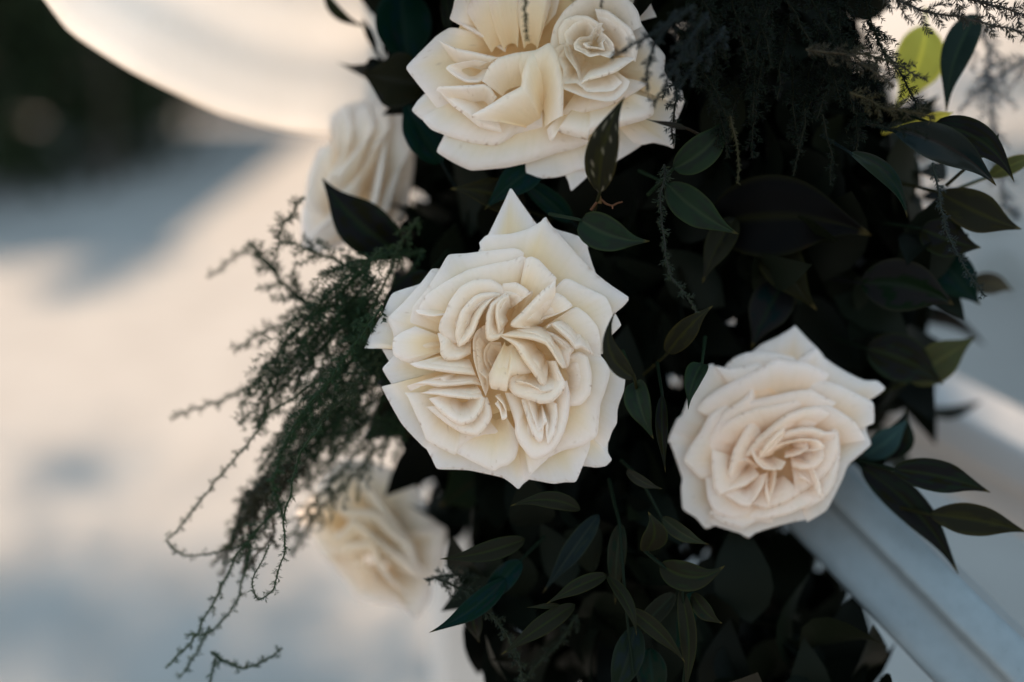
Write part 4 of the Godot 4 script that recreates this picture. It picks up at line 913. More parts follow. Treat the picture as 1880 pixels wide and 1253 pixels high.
func setting(to_sun: Vector3) -> void:
	var plane := PlaneMesh.new()
	plane.size = Vector2(90, 90)
	var g := obj("ground", plane, M.ground)
	tag(g, "pale sandy paving in broken sun and shade", "", "", "structure")
	g.position = Vector3(0, 0, -25)

	# low hedge at the left edge, its foot drawn from the paving
	var leaf := leaf_low(0.5)
	var h := thing("hedge", "low dark hedge at the top left edge, behind the draped cloth", "hedge", Vector3(-2.2, 0, -5.6))
	var w := []
	var c := []
	for i in 60:
		var q := Vector3(rng.randf_range(-1.6, 0.72), rng.randf_range(0.08, 1.05), 0.0)
		q.z = rng.randf_range(-0.6, 0.72 - maxf(0.0, q.x) * 1.3)
		clump(w, c, q, Vector3(0.3, 0.26, 0.3), 190, 0.085, Color(0.022, 0.034, 0.014))
	scatter("foliage", leaf, M.thin_leaf, w, c, h)
	for i in 6:
		var x := -1.5 + i * 0.42
		obj("trunk", tube(PackedVector3Array([Vector3(x, 0, 0.1), Vector3(x + 0.03, 0.4, 0.08), Vector3(x - 0.02, 0.8, 0.1)]), 0.025, 0.012, Color(0.05, 0.04, 0.03)), M.fern, h)

	# blue-green shrub beyond the hedge
	h = thing("shrub", "blurred blue green shrub in the far top left corner", "shrub", Vector3(-3.4, 0, -7.2))
	w = []
	c = []
	for i in 12:
		clump(w, c, Vector3(rng.randf_range(-0.5, 0.5), rng.randf_range(0.3, 1.5), rng.randf_range(-0.3, 0.3)), Vector3(0.3, 0.3, 0.3), 120, 0.1, Color(0.018, 0.07, 0.075))
	scatter("foliage", leaf, M.leaf, w, c, h)
	obj("trunk", tube(PackedVector3Array([Vector3.ZERO, Vector3(0.04, 0.6, 0), Vector3(0, 1.2, 0.02)]), 0.03, 0.015, Color(0.05, 0.04, 0.03)), M.fern, h)

	# slatted fence far behind
	var f := thing("fence", "dark grey board fence far behind the draped cloth", "fence", Vector3(-8.72, 0, -6.75))
	var board := BoxMesh.new()
	board.size = Vector3(1.9, 0.17, 0.025)
	for s in 4:
		for k in 10:
			var b := obj("board", board, M.fence, f)
			b.position = Vector3(0.97 + s * 1.95, 0.12 + k * 0.185, rng.randf_range(-0.004, 0.004))
	for s in 5:
		var pm := soft_box(Vector3(0.09, 1.95, 0.09), 0.008)
		obj("fence_post", pm, M.fence, f).position = Vector3(s * 1.95 - 0.01, 0, -0.065)

	# the tree whose crown shades parts of the paving
	var trunk_at := Vector3(-3.6, 0, -10.5)
	var t := thing("tree", "tall tree behind the fence, its trunk dark and out of focus", "tree", trunk_at)
	w = []
	c = []
	var limbs := []
	for spot in [[150, 860, 9.5, 0.38, 170], [320, 1240, 9.0, 0.55, 1350], [60, 1140, 9.4, 0.4, 700], [560, 1310, 9.1, 0.4, 700], [190, 500, 6.0, 0.17, 520], [290, 462, 6.0, 0.1, 220], [110, 535, 6.0, 0.1, 200]]:
		var centre: Vector3 = ground_at(spot[0], spot[1]) + to_sun * spot[2] - trunk_at
		limbs.append(centre)
		clump(w, c, centre, Vector3(spot[3], spot[3] * 0.7, spot[3]), spot[4], 0.05, Color(0.03, 0.05, 0.018))
	scatter("crown", leaf, M.thin_leaf, w, c, t)
	obj("trunk", tube(smooth_line(PackedVector3Array([Vector3.ZERO, Vector3(0.06, 1.2, 0.05), Vector3(0.0, 2.6, 0.1)]), 12), 0.14, 0.09, Color(0.05, 0.042, 0.034), 12), M.fern, t)
	for e in limbs:
		obj("limb", tube(smooth_line(PackedVector3Array([Vector3(0, 2.5, 0.1), Vector3(e.x * 0.4, 2.5 + (e.y - 2.5) * 0.75, e.z * 0.4), e]), 14), 0.02, 0.005, Color(0.05, 0.042, 0.034), 8), M.fern, t)

	# a second, wider tree, unseen, its crown shaped to shade the right side
	trunk_at = Vector3(4.2, 0, -7.5)
	t = thing("tree", "unseen wide tree added to the right, its low crown shaped to shade the paving", "tree", trunk_at)
	w = []
	c = []
	limbs = []
	for spot in [[1800, 700, 4.6, 1.0, 0.9, 4200], [1650, 1200, 4.4, 0.7, 0.6, 2200], [1860, 430, 4.8, 0.5, 0.5, 900], [2500, 700, 4.8, 1.3, 1.2, 4200], [1500, 980, 4.6, 0.45, 0.5, 900], [2300, 1300, 4.2, 1.0, 1.0, 2600], [1850, 900, 3.6, 0.8, 0.9, 4200], [1800, 550, 3.6, 0.5, 0.4, 1500], [1950, 1000, 3.1, 1.0, 0.9, 5000], [1900, 620, 3.3, 0.7, 0.5, 2400], [1830, 300, 4.8, 0.9, 0.8, 1500], [1800, 160, 4.8, 1.3, 1.0, 1000]]:
		var centre: Vector3 = ground_at(spot[0], spot[1]) + to_sun * spot[2] - trunk_at
		limbs.append(centre)
		clump(w, c, centre, Vector3(spot[3], 0.4, spot[4]), spot[5], 0.11, Color(0.03, 0.05, 0.018))
	clump(w, c, Vector3(1.85, 2.75, -2.3) - trunk_at, Vector3(0.9, 0.35, 1.0), 6500, 0.12, Color(0.03, 0.05, 0.018))  # unseen overhang added to keep skylight off the right paving
	limbs.append(Vector3(1.85, 2.75, -2.3) - trunk_at)
	for p in [at(1800, 1200, FOCUS), at(1900, 1000, FOCUS)]:  # extra unseen clumps added to block sun on the near beam
		clump(w, c, p + to_sun * 4.2 - trunk_at, Vector3(0.13, 0.12, 0.13), 700, 0.1, Color(0.03, 0.05, 0.018))
	scatter("crown", leaf, M.thin_leaf, w, c, t)
	obj("trunk", tube(smooth_line(PackedVector3Array([Vector3.ZERO, Vector3(-0.1, 1.2, 0.05), Vector3(-0.15, 2.4, 0.1)]), 12), 0.15, 0.1, Color(0.05, 0.042, 0.034), 12), M.fern, t)
	for e in limbs:
		obj("limb", tube(smooth_line(PackedVector3Array([Vector3(-0.15, 2.3, 0.1), Vector3(e.x * 0.4, 2.3 + (e.y - 2.3) * 0.75, e.z * 0.4), e]), 14), 0.05, 0.01, Color(0.05, 0.042, 0.034), 8), M.fern, t)

	# added tall hedge, unseen just outside the right edge; it keeps the sky off the paving there
	h = thing("added_hedge", "unseen tall hedge added along the right side to keep the sky off the paving", "hedge", Vector3(1.75, 0, -3.0))
	w = []
	c = []
	for i in 70:
		clump(w, c, Vector3(rng.randf_range(-0.15, 0.5), rng.randf_range(0.1, 2.5), rng.randf_range(-1.2, 1.9)), Vector3(0.26, 0.3, 0.3), 120, 0.09, Color(0.022, 0.034, 0.014))
	scatter("foliage", leaf, M.thin_leaf, w, c, h)
	for i in 5:
		var z := -1.1 + i * 0.65
		obj("trunk", tube(PackedVector3Array([Vector3(0.15, 0, z), Vector3(0.18, 1.0, z + 0.03), Vector3(0.14, 2.2, z)]), 0.03, 0.012, Color(0.05, 0.04, 0.03)), M.fern, h)

	# draped cloth: lower hem sampled along the swag, cloth rising to the arch out of frame
	drape()

	# arch post behind the arrangement
	var top := at(845, 980, 0.93)
	var post := thing("arch_post", "pale square arch post standing behind the arrangement", "post", Vector3(top.x, 0, top.z))
	obj("post_shaft", soft_box(Vector3(0.036, 1.75, 0.036), 0.003), M.post, post)
	post.rotation.y = 0.35

	beam("near_beam", "white beam with a groove, blue grey shade put into its colour, running from the right rose to the lower corner", "beam", at(1380, 790, FOCUS + 0.105), at(1960, 1380, FOCUS + 0.0), 0.9, 0.3)
	beam("far_beam", "sunlit blurred white beam at the right edge, behind the leaves", "beam", at(1540, 725, FOCUS + 0.30), at(2000, 978, FOCUS + 0.22), 1.3, 0.85, M.sunlit_paint)


func drape() -> void:
	var hem := [[-560, -560, 0.02], [-200, -215, 0.05], [40, -55, 0.075], [130, 55, 0.09], [250, 132, 0.105], [400, 203, 0.14], [520, 236, 0.165], [640, 246, 0.175], [800, 215, 0.185], [980, 120, 0.19]]
	var line := PackedVector3Array()
	for k in hem:
		line.append(at(k[0], k[1], FOCUS + k[2]))
	var nu := 90
	var nv := 46
	var low := smooth_line(line, nu)
	var corner_a := at(-640, -760, FOCUS - 0.02)
	var corner_b := at(1250, -640, FOCUS + 0.19)
	var p := PackedVector3Array()
	for i in nu + 1:
		var u := float(i) / nu
		var high := corner_a.lerp(corner_b, u) + Vector3(0, 0.02 * sin(u * PI), 0)
		for j in nv + 1:
			var v := float(j) / nv
			var q := low[i].lerp(high, v)
			# folds follow the swag
			var fold := sin(v * 21.0 + 1.5 * sin(u * 3.0) + 2.0 * wide.get_noise_2d(u * 40.0, v * 60.0)) * 0.0022 * smoothstep(0.02, 0.2, v)
			q += view.z * (fold + 0.006 * sin(v * 6.0 + u * 2.0))
			q -= view.z * 0.03 * sin(PI * v) * sin(PI * u)
			if j == 0: q -= view.z * 0.0012
			p.append(q)
	var o := thing("drape", "white cloth swag hanging from the arch at the top left", "drape", low[0])
	for i in p.size(): p[i] -= low[0]
	obj("cloth", sheet(p, PackedColorArray(), nu, nv), M.cloth, o)
	var rim := PackedVector3Array()
	for i in nu + 1: rim.append(low[i] - low[0])
	obj("hem", tube(rim, 0.0012, 0.0012, Color.WHITE, 6), M.cloth, o)


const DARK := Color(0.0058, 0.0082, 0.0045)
const OLIVE := Color(0.0125, 0.0125, 0.0065)
const TEAL := Color(0.004, 0.0105, 0.0085)
const MID := Color(0.0115, 0.0175, 0.0105)


func single_leaves() -> void:
	lone_leaf("narrow dark leaf with pale scratches lying over the front of the top rose", [1101, 355, -8], [1147, 178, -24], -30, 62, -0.25, 0.25, OLIVE, 5.0, 0.75, null, 0.8)
	lone_leaf("broad grey green leaf touching the tip of the middle rose, below the scratched leaf", [1066, 404, -2], [1193, 443, -4], 26, 66, 0.1, 0.35, MID, 4.0, 0.62)
	lone_leaf("half hidden leaf with a pale upper edge, left of the tip of the middle rose", [965, 385, 44], [827, 347, 36], 18, 66, 0.3, 0.3, OLIVE, 5.0)
	lone_leaf("slim dark teal leaf under the left half of the top rose", [1050, 408, 44], [931, 318, 34], 10, 42, -0.2, 0.3, TEAL)
	lone_leaf("wide olive black leaf crossing the half open rose on the left", [742, 468, 62], [592, 328, 58], -26, 92, 0.0, 0.3, DARK, 6.0, 0.8)
	lone_leaf("dark leaf pointing right in the middle of the black gap right of the middle rose", [1225, 338, 18], [1356, 430, 14], 22, 62, 0.2, 0.3, MID)
	lone_leaf("curved leaf pointing up, right of the top rose and under the fern", [1236, 310, 10], [1338, 205, 4], 34, 62, -0.1, 0.3, MID)
	lone_leaf("thin brown leaf at the right corner of the top rose", [1262, 236, -4], [1186, 219, -10], -8, 13, 0.5, 0.3, Color(0.016, 0.013, 0.009))
	lone_leaf("twisted leaf hugging the right side of the middle rose", [1165, 694, -8], [1129, 573, -12], -62, 40, 0.55, 0.35, OLIVE, 5.0, 0.7)
	lone_leaf("short cupped leaf hanging between the middle rose and the right rose", [1166, 700, 0], [1200, 806, -4], 14, 52, 0.5, 0.4, MID, 5.0, 0.6)
	lone_leaf("little leaf beside the cupped leaf, pointing down", [1216, 725, 6], [1222, 868, 6], 10, 24, 0.4, 0.3, DARK)
	lone_leaf("small leaf bent over the left rim of the right rose", [1289, 668, 10], [1264, 752, 2], 16, 40, 0.5, 0.4, MID, 3.0, 0.5)
	lone_leaf("brownish leaf with a raised tip above the right rose", [1225, 650, 20], [1309, 562, 12], -14, 46, 0.2, 0.3, OLIVE)
	lone_leaf("very large dark leaf deep in the gap above the right rose", [1300, 415, 48], [1600, 432, 40], -46, 150, 0.1, 0.2, Color(0.0038, 0.0038, 0.002), 8.0)
	lone_leaf("glossy curved leaf catching blue sky light at the right", [1560, 280, 2], [1666, 400, 12], -36, 34, 0.5, 0.25, TEAL, 5.0, 0.8, M.glossy_leaf)
	lone_leaf("broad blue black leaf with a shiny foot at the right edge", [1640, 240, 0], [1829, 341, 6], -30, 66, 0.25, 0.25, Color(0.003, 0.005, 0.006), 5.0, 0.8, M.glossy_leaf)
	lone_leaf("dark leaf lying behind the broad blue black leaf", [1715, 228, 14], [1862, 334, 14], -40, 58, 0.1, 0.25, DARK)
	lone_leaf("dark olive leaf with a yellow tip at the right edge", [1722, 352, 34], [1876, 421, 30], 20, 74, 0.1, 0.2, OLIVE, 5.0, 0.85)
	lone_leaf("dark leaf with a curled tip below the yellow tipped leaf", [1690, 420, 38], [1802, 455, 36], 14, 70, 0.0, 0.3, DARK)
	lone_leaf("olive leaf reaching the right edge, lit along its top", [1815, 325, 40], [1912, 286, 36], -10, 34, 0.3, 0.2, Color(0.05, 0.055, 0.02), 4.0, 0.7)
	lone_leaf("small upright leaf at the right edge against the pale paving", [1795, 290, 16], [1834, 244, 16], 4, 20, 0.1, 0.2, OLIVE)
	lone_leaf("teal leaf under the fern tail at the right", [1722, 468, 62], [1800, 560, 62], 10, 74, 0.1, 0.2, TEAL)
	lone_leaf("blurred brownish leaf pointing right below the fern tail", [1780, 520, 95], [1862, 536, 95], -10, 40, 0.2, 0.2, Color(0.04, 0.036, 0.025))
	lone_leaf("large dark leaf at the right, above the olive blurred leaf", [1580, 520, 46], [1752, 560, 44], -20, 96, 0.1, 0.2, Color(0.0045, 0.0055, 0.0045), 8.0)
	lone_leaf("olive blurred leaf at the right above the sunlit beam", [1668, 700, 70], [1792, 618, 72], -6, 72, 0.1, 0.2, Color(0.034, 0.036, 0.014))
	lone_leaf("dark blurred leaf behind the right rose, ending above the sunlit beam", [1590, 640, 60], [1732, 706, 62], -18, 90, 0.0, 0.2, DARK)
	lone_leaf("dark leaf pointing right over the sunlit beam", [1640, 862, 34], [1819, 905, 30], -16, 60, 0.0, 0.2, DARK, 5.0, 0.75)
	lone_leaf("olive leaf pointing right below the sunlit beam", [1706, 945, 34], [1886, 978, 30], -14, 60, 0.1, 0.2, OLIVE, 5.0, 0.8)
	lone_leaf("long dark leaf along the upper edge of the shaded beam", [1580, 856, 54], [1760, 1055, 40], -34, 62, 0.1, 0.2, DARK)
	lone_leaf("teal leaf tucked behind the right edge of the right rose", [1585, 838, 62], [1668, 768, 62], 6, 50, 0.1, 0.2, Color(0.016, 0.034, 0.034))
	lone_leaf("round dark leaf behind the right rose, left of the sunlit beam", [1630, 842, 66], [1664, 752, 66], 6, 56, 0.0, 0.2, DARK, 3.0, 0.8)
	lone_leaf("yellow leaf lit through by the sun, at the top right", [1700, 46, 86], [1644, 198, 80], -18, 92, 0.0, 0.15, Color(0.52, 0.46, 0.06), 3.0, 0.8, M.thin_leaf)
	lone_leaf("small yellow leaf edge lit by the sun, above the blue black leaf", [1690, 222, 40], [1752, 206, 40], 6, 22, 0.4, 0.2, Color(0.5, 0.42, 0.06), 3.0, 0.8, M.thin_leaf)
	lone_leaf("dark leaf curving around the right of the yellow leaf", [1796, 26, 50], [1738, 208, 48], 40, 58, 0.3, 0.3, Color(0.012, 0.02, 0.016))
	lone_leaf("big dark teal leaf pointing up, left of the top rose", [752, 118, 60], [738, -60, 72], -10, 104, 0.1, 0.2, TEAL, 4.0, 0.85)
	lone_leaf("round black leaf above the half open rose on the left", [786, 158, 52], [664, 134, 62], -8, 104, 0.0, 0.2, Color(0.006, 0.006, 0.004), 4.0, 0.9)
	lone_leaf("dark teal leaf squeezed between the half open rose and the top rose", [812, 300, 44], [738, 176, 54], -10, 70, 0.2, 0.2, TEAL)
	lone_leaf("dark leaf standing up at the left rim of the top rose", [822, 60, 40], [820, -60, 44], 0, 24, 0.0, 0.2, Color(0.007, 0.009, 0.006))
	lone_leaf("narrow hanging leaf bent into a hook at the top, against the cloth", [596, -24, 92], [676, 50, 96], 38, 24, 0.5, 0.4, Color(0.013, 0.014, 0.008), 3.0, 0.9)
	lone_leaf("dark leaf at the left of the middle rose, behind the fern", [790, 500, 40], [690, 640, 48], 14, 70, 0.2, 0.2, DARK)
	lone_leaf("wide black leaf above the nodding rose at the lower left", [815, 705, 60], [664, 812, 84], 10, 112, 0.1, 0.2, Color(0.009, 0.010, 0.006))
	lone_leaf("black leaf filling the gap between the nodding rose and the middle rose", [930, 850, 84], [806, 930, 96], 6, 120, 0.1, 0.2, Color(0.004, 0.005, 0.003))
	lone_leaf("dark leaf tip right of the slim teal leaf", [1000, 300, 30], [890, 385, 30], 12, 60, 0.1, 0.2, TEAL)
	# brown twig by the broad grey green leaf
	var foot := at(1085, 386, FOCUS - 0.002)
	var t := thing("twig", "tiny red brown twig above the broad grey green leaf", "twig", foot)
	var z := FOCUS - 0.004
	obj("stem", tube(smooth_line(PackedVector3Array([Vector3.ZERO, at(1101, 366, z) - foot, at(1112, 374, z) - foot, at(1124, 378, z) - foot, at(1134, 373, z) - foot, at(1143, 371, z) - foot]), 20), 0.0006, 0.0003, Color(0.07, 0.03, 0.015), 7), M.fern, t)
	obj("bud", tube(PackedVector3Array([at(1101, 360, z) - foot, at(1102, 367, z) - foot, at(1101, 374, z) - foot]), 0.0005, 0.0008, Color(0.06, 0.035, 0.01), 7), M.fern, t)
	obj("spur", tube(PackedVector3Array([at(1124, 378, z) - foot, at(1125, 384, z) - foot]), 0.0004, 0.0002, Color(0.12, 0.05, 0.025), 6), M.fern, t)

	# the packed dark leaves that fill the arrangement behind the roses
	var outline := PackedVector2Array([Vector2(700, -460), Vector2(720, -110), Vector2(735, -60), Vector2(745, 190), Vector2(770, 330), Vector2(790, 420), Vector2(770, 540), Vector2(735, 620), Vector2(735, 750), Vector2(820, 850), Vector2(860, 960), Vector2(860, 1060), Vector2(920, 1140), Vector2(1000, 1300), Vector2(1640, 1420), Vector2(1520, 1150), Vector2(1440, 1010), Vector2(1590, 880), Vector2(1630, 770), Vector2(1670, 690), Vector2(1690, 560), Vector2(1710, 420), Vector2(1680, 290), Vector2(1590, 170), Vector2(1540, -60), Vector2(1560, -420)])
	var w := []
	var c := []
	while w.size() < 2600:
		var q := Vector2(rng.randf_range(480, 1800), rng.randf_range(-420, 1400))
		if not Geometry2D.is_point_in_polygon(q, outline): continue
		var near := 0.05 if q.y > -90.0 else 0.0
		for hole in [[905, 650, 300, 0.066], [1425, 830, 270, 0.095], [1000, 110, 330, 0.07], [650, 320, 200, 0.15], [680, 980, 220, 0.17], [1500, 960, 110, 0.12], [1600, 1080, 110, 0.12], [1700, 1250, 130, 0.12]]:
			if Vector2(hole[0], hole[1]).distance_to(q) < hole[2]: near = maxf(near, hole[3])
		var d := FOCUS + rng.randf_range(near, 0.21)
		var pos := at(940 + (q.x - 940) * 1.0, q.y, d)
		w.append(Transform3D(tumble(rng.randf_range(0.026, 0.046)), pos))
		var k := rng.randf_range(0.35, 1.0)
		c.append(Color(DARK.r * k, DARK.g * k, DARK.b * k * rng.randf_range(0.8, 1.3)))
	for i in 700:  # unseen leaves above the view, added to block sun on the top rose
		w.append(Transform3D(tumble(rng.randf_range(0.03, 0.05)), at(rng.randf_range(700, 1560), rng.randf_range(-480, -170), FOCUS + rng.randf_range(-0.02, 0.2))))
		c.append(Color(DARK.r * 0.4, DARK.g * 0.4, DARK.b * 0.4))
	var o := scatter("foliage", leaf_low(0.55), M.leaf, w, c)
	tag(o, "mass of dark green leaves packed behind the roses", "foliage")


func sprigs() -> void:
	var g := Color(0.0095, 0.0118, 0.006)
	sprig("leafy sprig with pointed leaves hanging below the middle rose", [1118, 880, 34, 1128, 925, 26, 1138, 965, 18, 1145, 1060, 12, 1151, 1130, 10, 1163, 1240, 8], [
		[[1066, 936, 20], [936, 930, 8], 34, 38, 0.3, 0.35, g], [[964, 990, 24], [808, 1027, 12], -8, 44, 0.2, 0.3, g], [[1114, 1056, 12], [1002, 1110, 4], 14, 34, 0.3, 0.35, g],
		[[1029, 1112, 10], [967, 1116, 6], 8, 12, 0.3, 0.3, g], [[1056, 1110, 12], [920, 1203, 4], 10, 40, 0.2, 0.3, g], [[1114, 1058, 12], [1169, 1168, 2], -22, 32, -0.5, 0.35, g],
		[[1184, 1012, 12], [1190, 940, 2], 26, 58, 0.2, 0.4, g, 3.0], [[1155, 1118, 10], [1258, 1217, 2], -16, 36, 0.2, 0.3, g], [[1167, 1150, 14], [1118, 1290, 14], -6, 66, 0.0, 0.25, Color(0.005, 0.0105, 0.0085)], [[1100, 945, 30], [996, 1090, 30], 6, 44, 0.1, 0.3, Color(0.008, 0.012, 0.011)], [[1140, 960, 26], [1130, 1110, 26], 10, 40, 0.2, 0.3, Color(0.009, 0.011, 0.008)]])
	sprig("leafy sprig with broad pointed leaves right of the hanging sprig, below the right rose", [1182, 1010, 14, 1205, 1030, 10, 1228, 1048, 8, 1252, 1082, 8, 1262, 1180, 10, 1252, 1270, 14], [
		[[1212, 1036, 10], [1331, 1039, 0], 40, 62, -0.2, 0.4, g], [[1271, 1090, 10], [1326, 1145, 2], 12, 38, 0.2, 0.35, g], [[1250, 1082, 10], [1256, 1275, 8], -20, 40, 0.5, 0.35, g],
		[[1192, 1190, 20], [1206, 1300, 22], 6, 66, 0.0, 0.25, Color(0.0045, 0.0095, 0.008)], [[1272, 1086, 24], [1238, 1200, 24], 0, 40, 0.3, 0.3, TEAL], [[1240, 1090, 22], [1150, 1190, 18], 14, 42, 0.2, 0.3, Color(0.010, 0.012, 0.008)]])
	sprig("faint sprig with two thin leaves between the middle rose and the right rose", [1140, 845, 30, 1175, 880, 22, 1214, 950, 18, 1225, 985, 16], [
		[[1150, 864, 20], [1216, 898, 14], 8, 24, 0.2, 0.3, Color(0.014, 0.015, 0.010)], [[1216, 950, 16], [1302, 1000, 8], 12, 34, 0.2, 0.35, Color(0.016, 0.018, 0.011)]])
	sprig("dark teal sprig at the lower left corner of the arrangement", [1000, 985, 40, 950, 1035, 30, 890, 1085, 22, 850, 1120, 18], [
		[[930, 1062, 24], [788, 1162, 10], -14, 46, 0.1, 0.3, TEAL], [[958, 1030, 26], [880, 1120, 30], 12, 50, 0.2, 0.3, TEAL], [[870, 1110, 30], [880, 1180, 40], 8, 40, 0.3, 0.3, DARK]])
	sprig("sprig of dark leaves behind the hooked leaf at the top", [700, 110, 80, 676, 70, 88, 664, 40, 94], [
		[[690, 100, 78], [664, 30, 92], 8, 14, 0.5, 0.3, DARK], [[706, 100, 76], [728, 20, 88], -8, 12, 0.5, 0.3, DARK], [[700, 112, 74], [676, 150, 78], 4, 40, 0.2, 0.2, DARK]], "leafy sprigs at the top")
	sprig("pair of long dark leaves hanging deep between the right rose and the scratched leaf", [1330, 300, 60, 1400, 380, 56, 1440, 470, 52, 1470, 560, 50], [
		[[1400, 420, 50], [1500, 570, 44], 20, 90, 0.1, 0.25, Color(0.005, 0.0055, 0.0035)], [[1440, 520, 54], [1380, 640, 48], 14, 90, 0.1, 0.25, Color(0.0045, 0.006, 0.0055)], [[1350, 400, 40], [1290, 520, 34], 14, 60, 0.2, 0.25, Color(0.009, 0.009, 0.006)]], "leafy sprigs at the top")


func ferns() -> void:
	var left := "fern strands hanging left of the roses"
	var k := Color(0.018, 0.036, 0.016)
	# px = 290 + x / 1.434, py = 380 + y / 1.434 of the close look at the strands
	frond("fern strand reaching up beside the half open rose", left, [690, 520, 40, 600, 470, 46, 545, 450, 50, 512, 438, 52, 535, 395, 52, 552, 362, 50], 1.2, 19.0, 5.0, 1.0, k)
	frond("thick dark fern strand slanting up to the left", left, [690, 560, 50, 640, 560, 52, 570, 565, 56, 520, 520, 58, 478, 476, 60, 462, 448, 60], 1.3, 24.0, 5.2, 1.1, k)
	frond("pale faint fern tip at the upper left", left, [505, 488, 80, 450, 462, 86, 412, 485, 90, 380, 508, 92], 0.9, 5.0, 3.6, 0.8, k)
	frond("fern strand pointing left below the upper tip", left, [600, 570, 60, 540, 590, 64, 478, 612, 66, 430, 645, 68], 1.0, 15.0, 4.6, 0.9, k)
	frond("fern strand ending in a lone feather at the far left", left, [610, 605, 58, 540, 645, 64, 470, 705, 68, 400, 738, 72, 312, 768, 76], 1.0, 8.0, 3.8, 0.9, k)
	frond("main hanging fern strand in the middle of the bunch", left, [700, 560, 14, 640, 650, 16, 580, 730, 20, 524, 810, 22, 502, 890, 26, 522, 958, 30], 1.2, 11.0, 3.4, 1.2, k)
	frond("fern strand curling into a loop at the lower left", left, [600, 690, 34, 500, 756, 40, 445, 825, 44, 395, 885, 48, 330, 970, 50, 305, 995, 50, 346, 1020, 50, 410, 1008, 50, 450, 940, 48], 0.9, 5.0, 2.6, 0.9, k)
	frond("sharp curling fern tail in front of the nodding rose", left, [592, 780, 6, 550, 832, 10, 534, 908, 12, 520, 958, 12, 521, 1020, 12, 500, 1082, 14, 474, 1101, 16, 464, 1070, 18, 492, 1000, 20], 0.8, 2.2, 2.2, 1.0, k)
	frond("long fern strand dropping to the lower left", left, [522, 920, 30, 445, 1006, 32, 422, 1050, 34, 380, 1126, 36, 352, 1182, 38, 304, 1228, 40], 1.0, 9.0, 2.6, 1.1, k)
	frond("fern strand falling beside the long strand", left, [458, 1000, 36, 436, 1105, 38, 388, 1160, 40, 340, 1168, 42], 0.9, 4.0, 2.4, 1.0, k)
	frond("fern tip pointing down at the bottom left", left, [382, 1150, 44, 360, 1200, 46, 332, 1245, 48], 0.9, 6.0, 2.6, 1.0, k)
	frond("fern tip pointing right at the bottom", left, [385, 1195, 40, 400, 1206, 40, 444, 1230, 40, 480, 1214, 40, 517, 1194, 40], 1.0, 4.0, 2.6, 1.2, k)
	frond("fern tip leaving the bottom edge", left, [392, 1210, 42, 388, 1240, 42, 380, 1280, 42], 0.9, 4.0, 2.6, 1.0, k)
	frond("blurred fern spray in front of the nodding rose", left, [700, 750, 96, 640, 800, 96, 600, 850, 94, 560, 890, 90, 530, 912, 86], 1.4, 8.0, 4.0, 1.1, k)
	frond("blurred fern spray above the nodding rose", left, [720, 740, 110, 660, 770, 112, 610, 790, 114, 570, 800, 114], 1.2, 10.0, 4.2, 0.8, k)
	frond("dense fern spray at the left edge of the middle rose", left, [720, 620, 34, 680, 670, 30, 640, 720, 24, 600, 760, 20, 570, 800, 16], 1.1, 14.0, 3.2, 1.3, Color(0.028, 0.04, 0.02))
	frond("green feathery spray above the left edge of the middle rose", left, [770, 400, 40, 735, 450, 36, 712, 500, 32, 690, 560, 30, 670, 620, 28], 1.0, 12.0, 2.8, 1.3, Color(0.026, 0.042, 0.018))
	frond("fern spray between the half open rose and the middle rose", left, [780, 460, 40, 720, 470, 40, 660, 480, 42, 600, 500, 44], 1.2, 12.0, 3.4, 1.2, k)
	frond("fern spray behind the green feathery spray", left, [760, 520, 44, 690, 560, 44, 620, 610, 46, 570, 660, 48, 540, 720, 50], 1.2, 12.0, 3.6, 1.2, k)
	var many := []
	for i in 19:
		var x := 560.0 + rng.randf_range(-30, 60)
		var y := 545.0 + i * 17.5
		many.append([x + 130, y - 90, 30 + i * 2.0, x + 40, y, 34 + i * 2.0, x - 40 + rng.randf_range(-20, 20), y + 90, 40 + i * 2.0, x - 90 + rng.randf_range(-30, 30), y + 170 + rng.randf_range(-30, 30), 46 + i * 1.5])
	fern_of("fern_tangle", "thick tangle of fern strands between the middle rose and the nodding rose", left, many, 1.0, 24.0, 4.6, 0.85, k).set_meta("kind", "stuff")
	many = []
	for i in 9:
		var x := 460.0 + rng.randf_range(-24, 60)
		many.append([x + 60, 850 + i * 6.0, 30 + i * 5.0, x + 10, 910, 34 + i * 5.0, x + rng.randf_range(-40, 20), 980, 40 + i * 4.0, x + rng.randf_range(-80, 20), 1030 + rng.randf_range(-40, 30), 40 + i * 4.0])
	fern_of("fern_tangle", "olive clump of tangled fern at the lower left, beside the nodding rose", left, many, 1.0, 7.0, 3.2, 1.2, Color(0.026, 0.026, 0.014)).set_meta("kind", "stuff")

	# upper right
	var right := "fern fronds at the top right"
	var d := Color(0.005, 0.0085, 0.005)
	var b := Color(0.014, 0.019, 0.018)
	frond("fern sprig with a sharp tip over the right eye of the top rose", right, [1275, 10, -34, 1230, 45, -34, 1180, 72, -34, 1150, 88, -34, 1122, 110, -34], 1.0, 5.0, 3.0, 1.3, b)
	frond("fern sprig drooping down the right side of the top rose", right, [1240, 20, -30, 1205, 80, -30, 1186, 130, -30, 1190, 165, -30], 1.0, 4.0, 3.0, 1.1, b)
	frond("fern sprig ending at the right corner of the top rose", right, [1300, 20, -28, 1256, 90, -30, 1225, 150, -30, 1200, 195, -30], 1.0, 10.0, 3.2, 1.4, b)
	frond("fern sprig behind the drooping sprigs right of the top rose", right, [1330, 50, -22, 1280, 110, -24, 1250, 160, -24, 1228, 190, -24], 1.0, 12.0, 3.2, 1.4, b)
	frond("single short fern tail hanging over the top rose", right, [968, -60, -30, 964, -10, -30, 966, 30, -30, 968, 72, -30], 0.9, 0.0, 2.8, 1.6, Color(0.05, 0.05, 0.026))
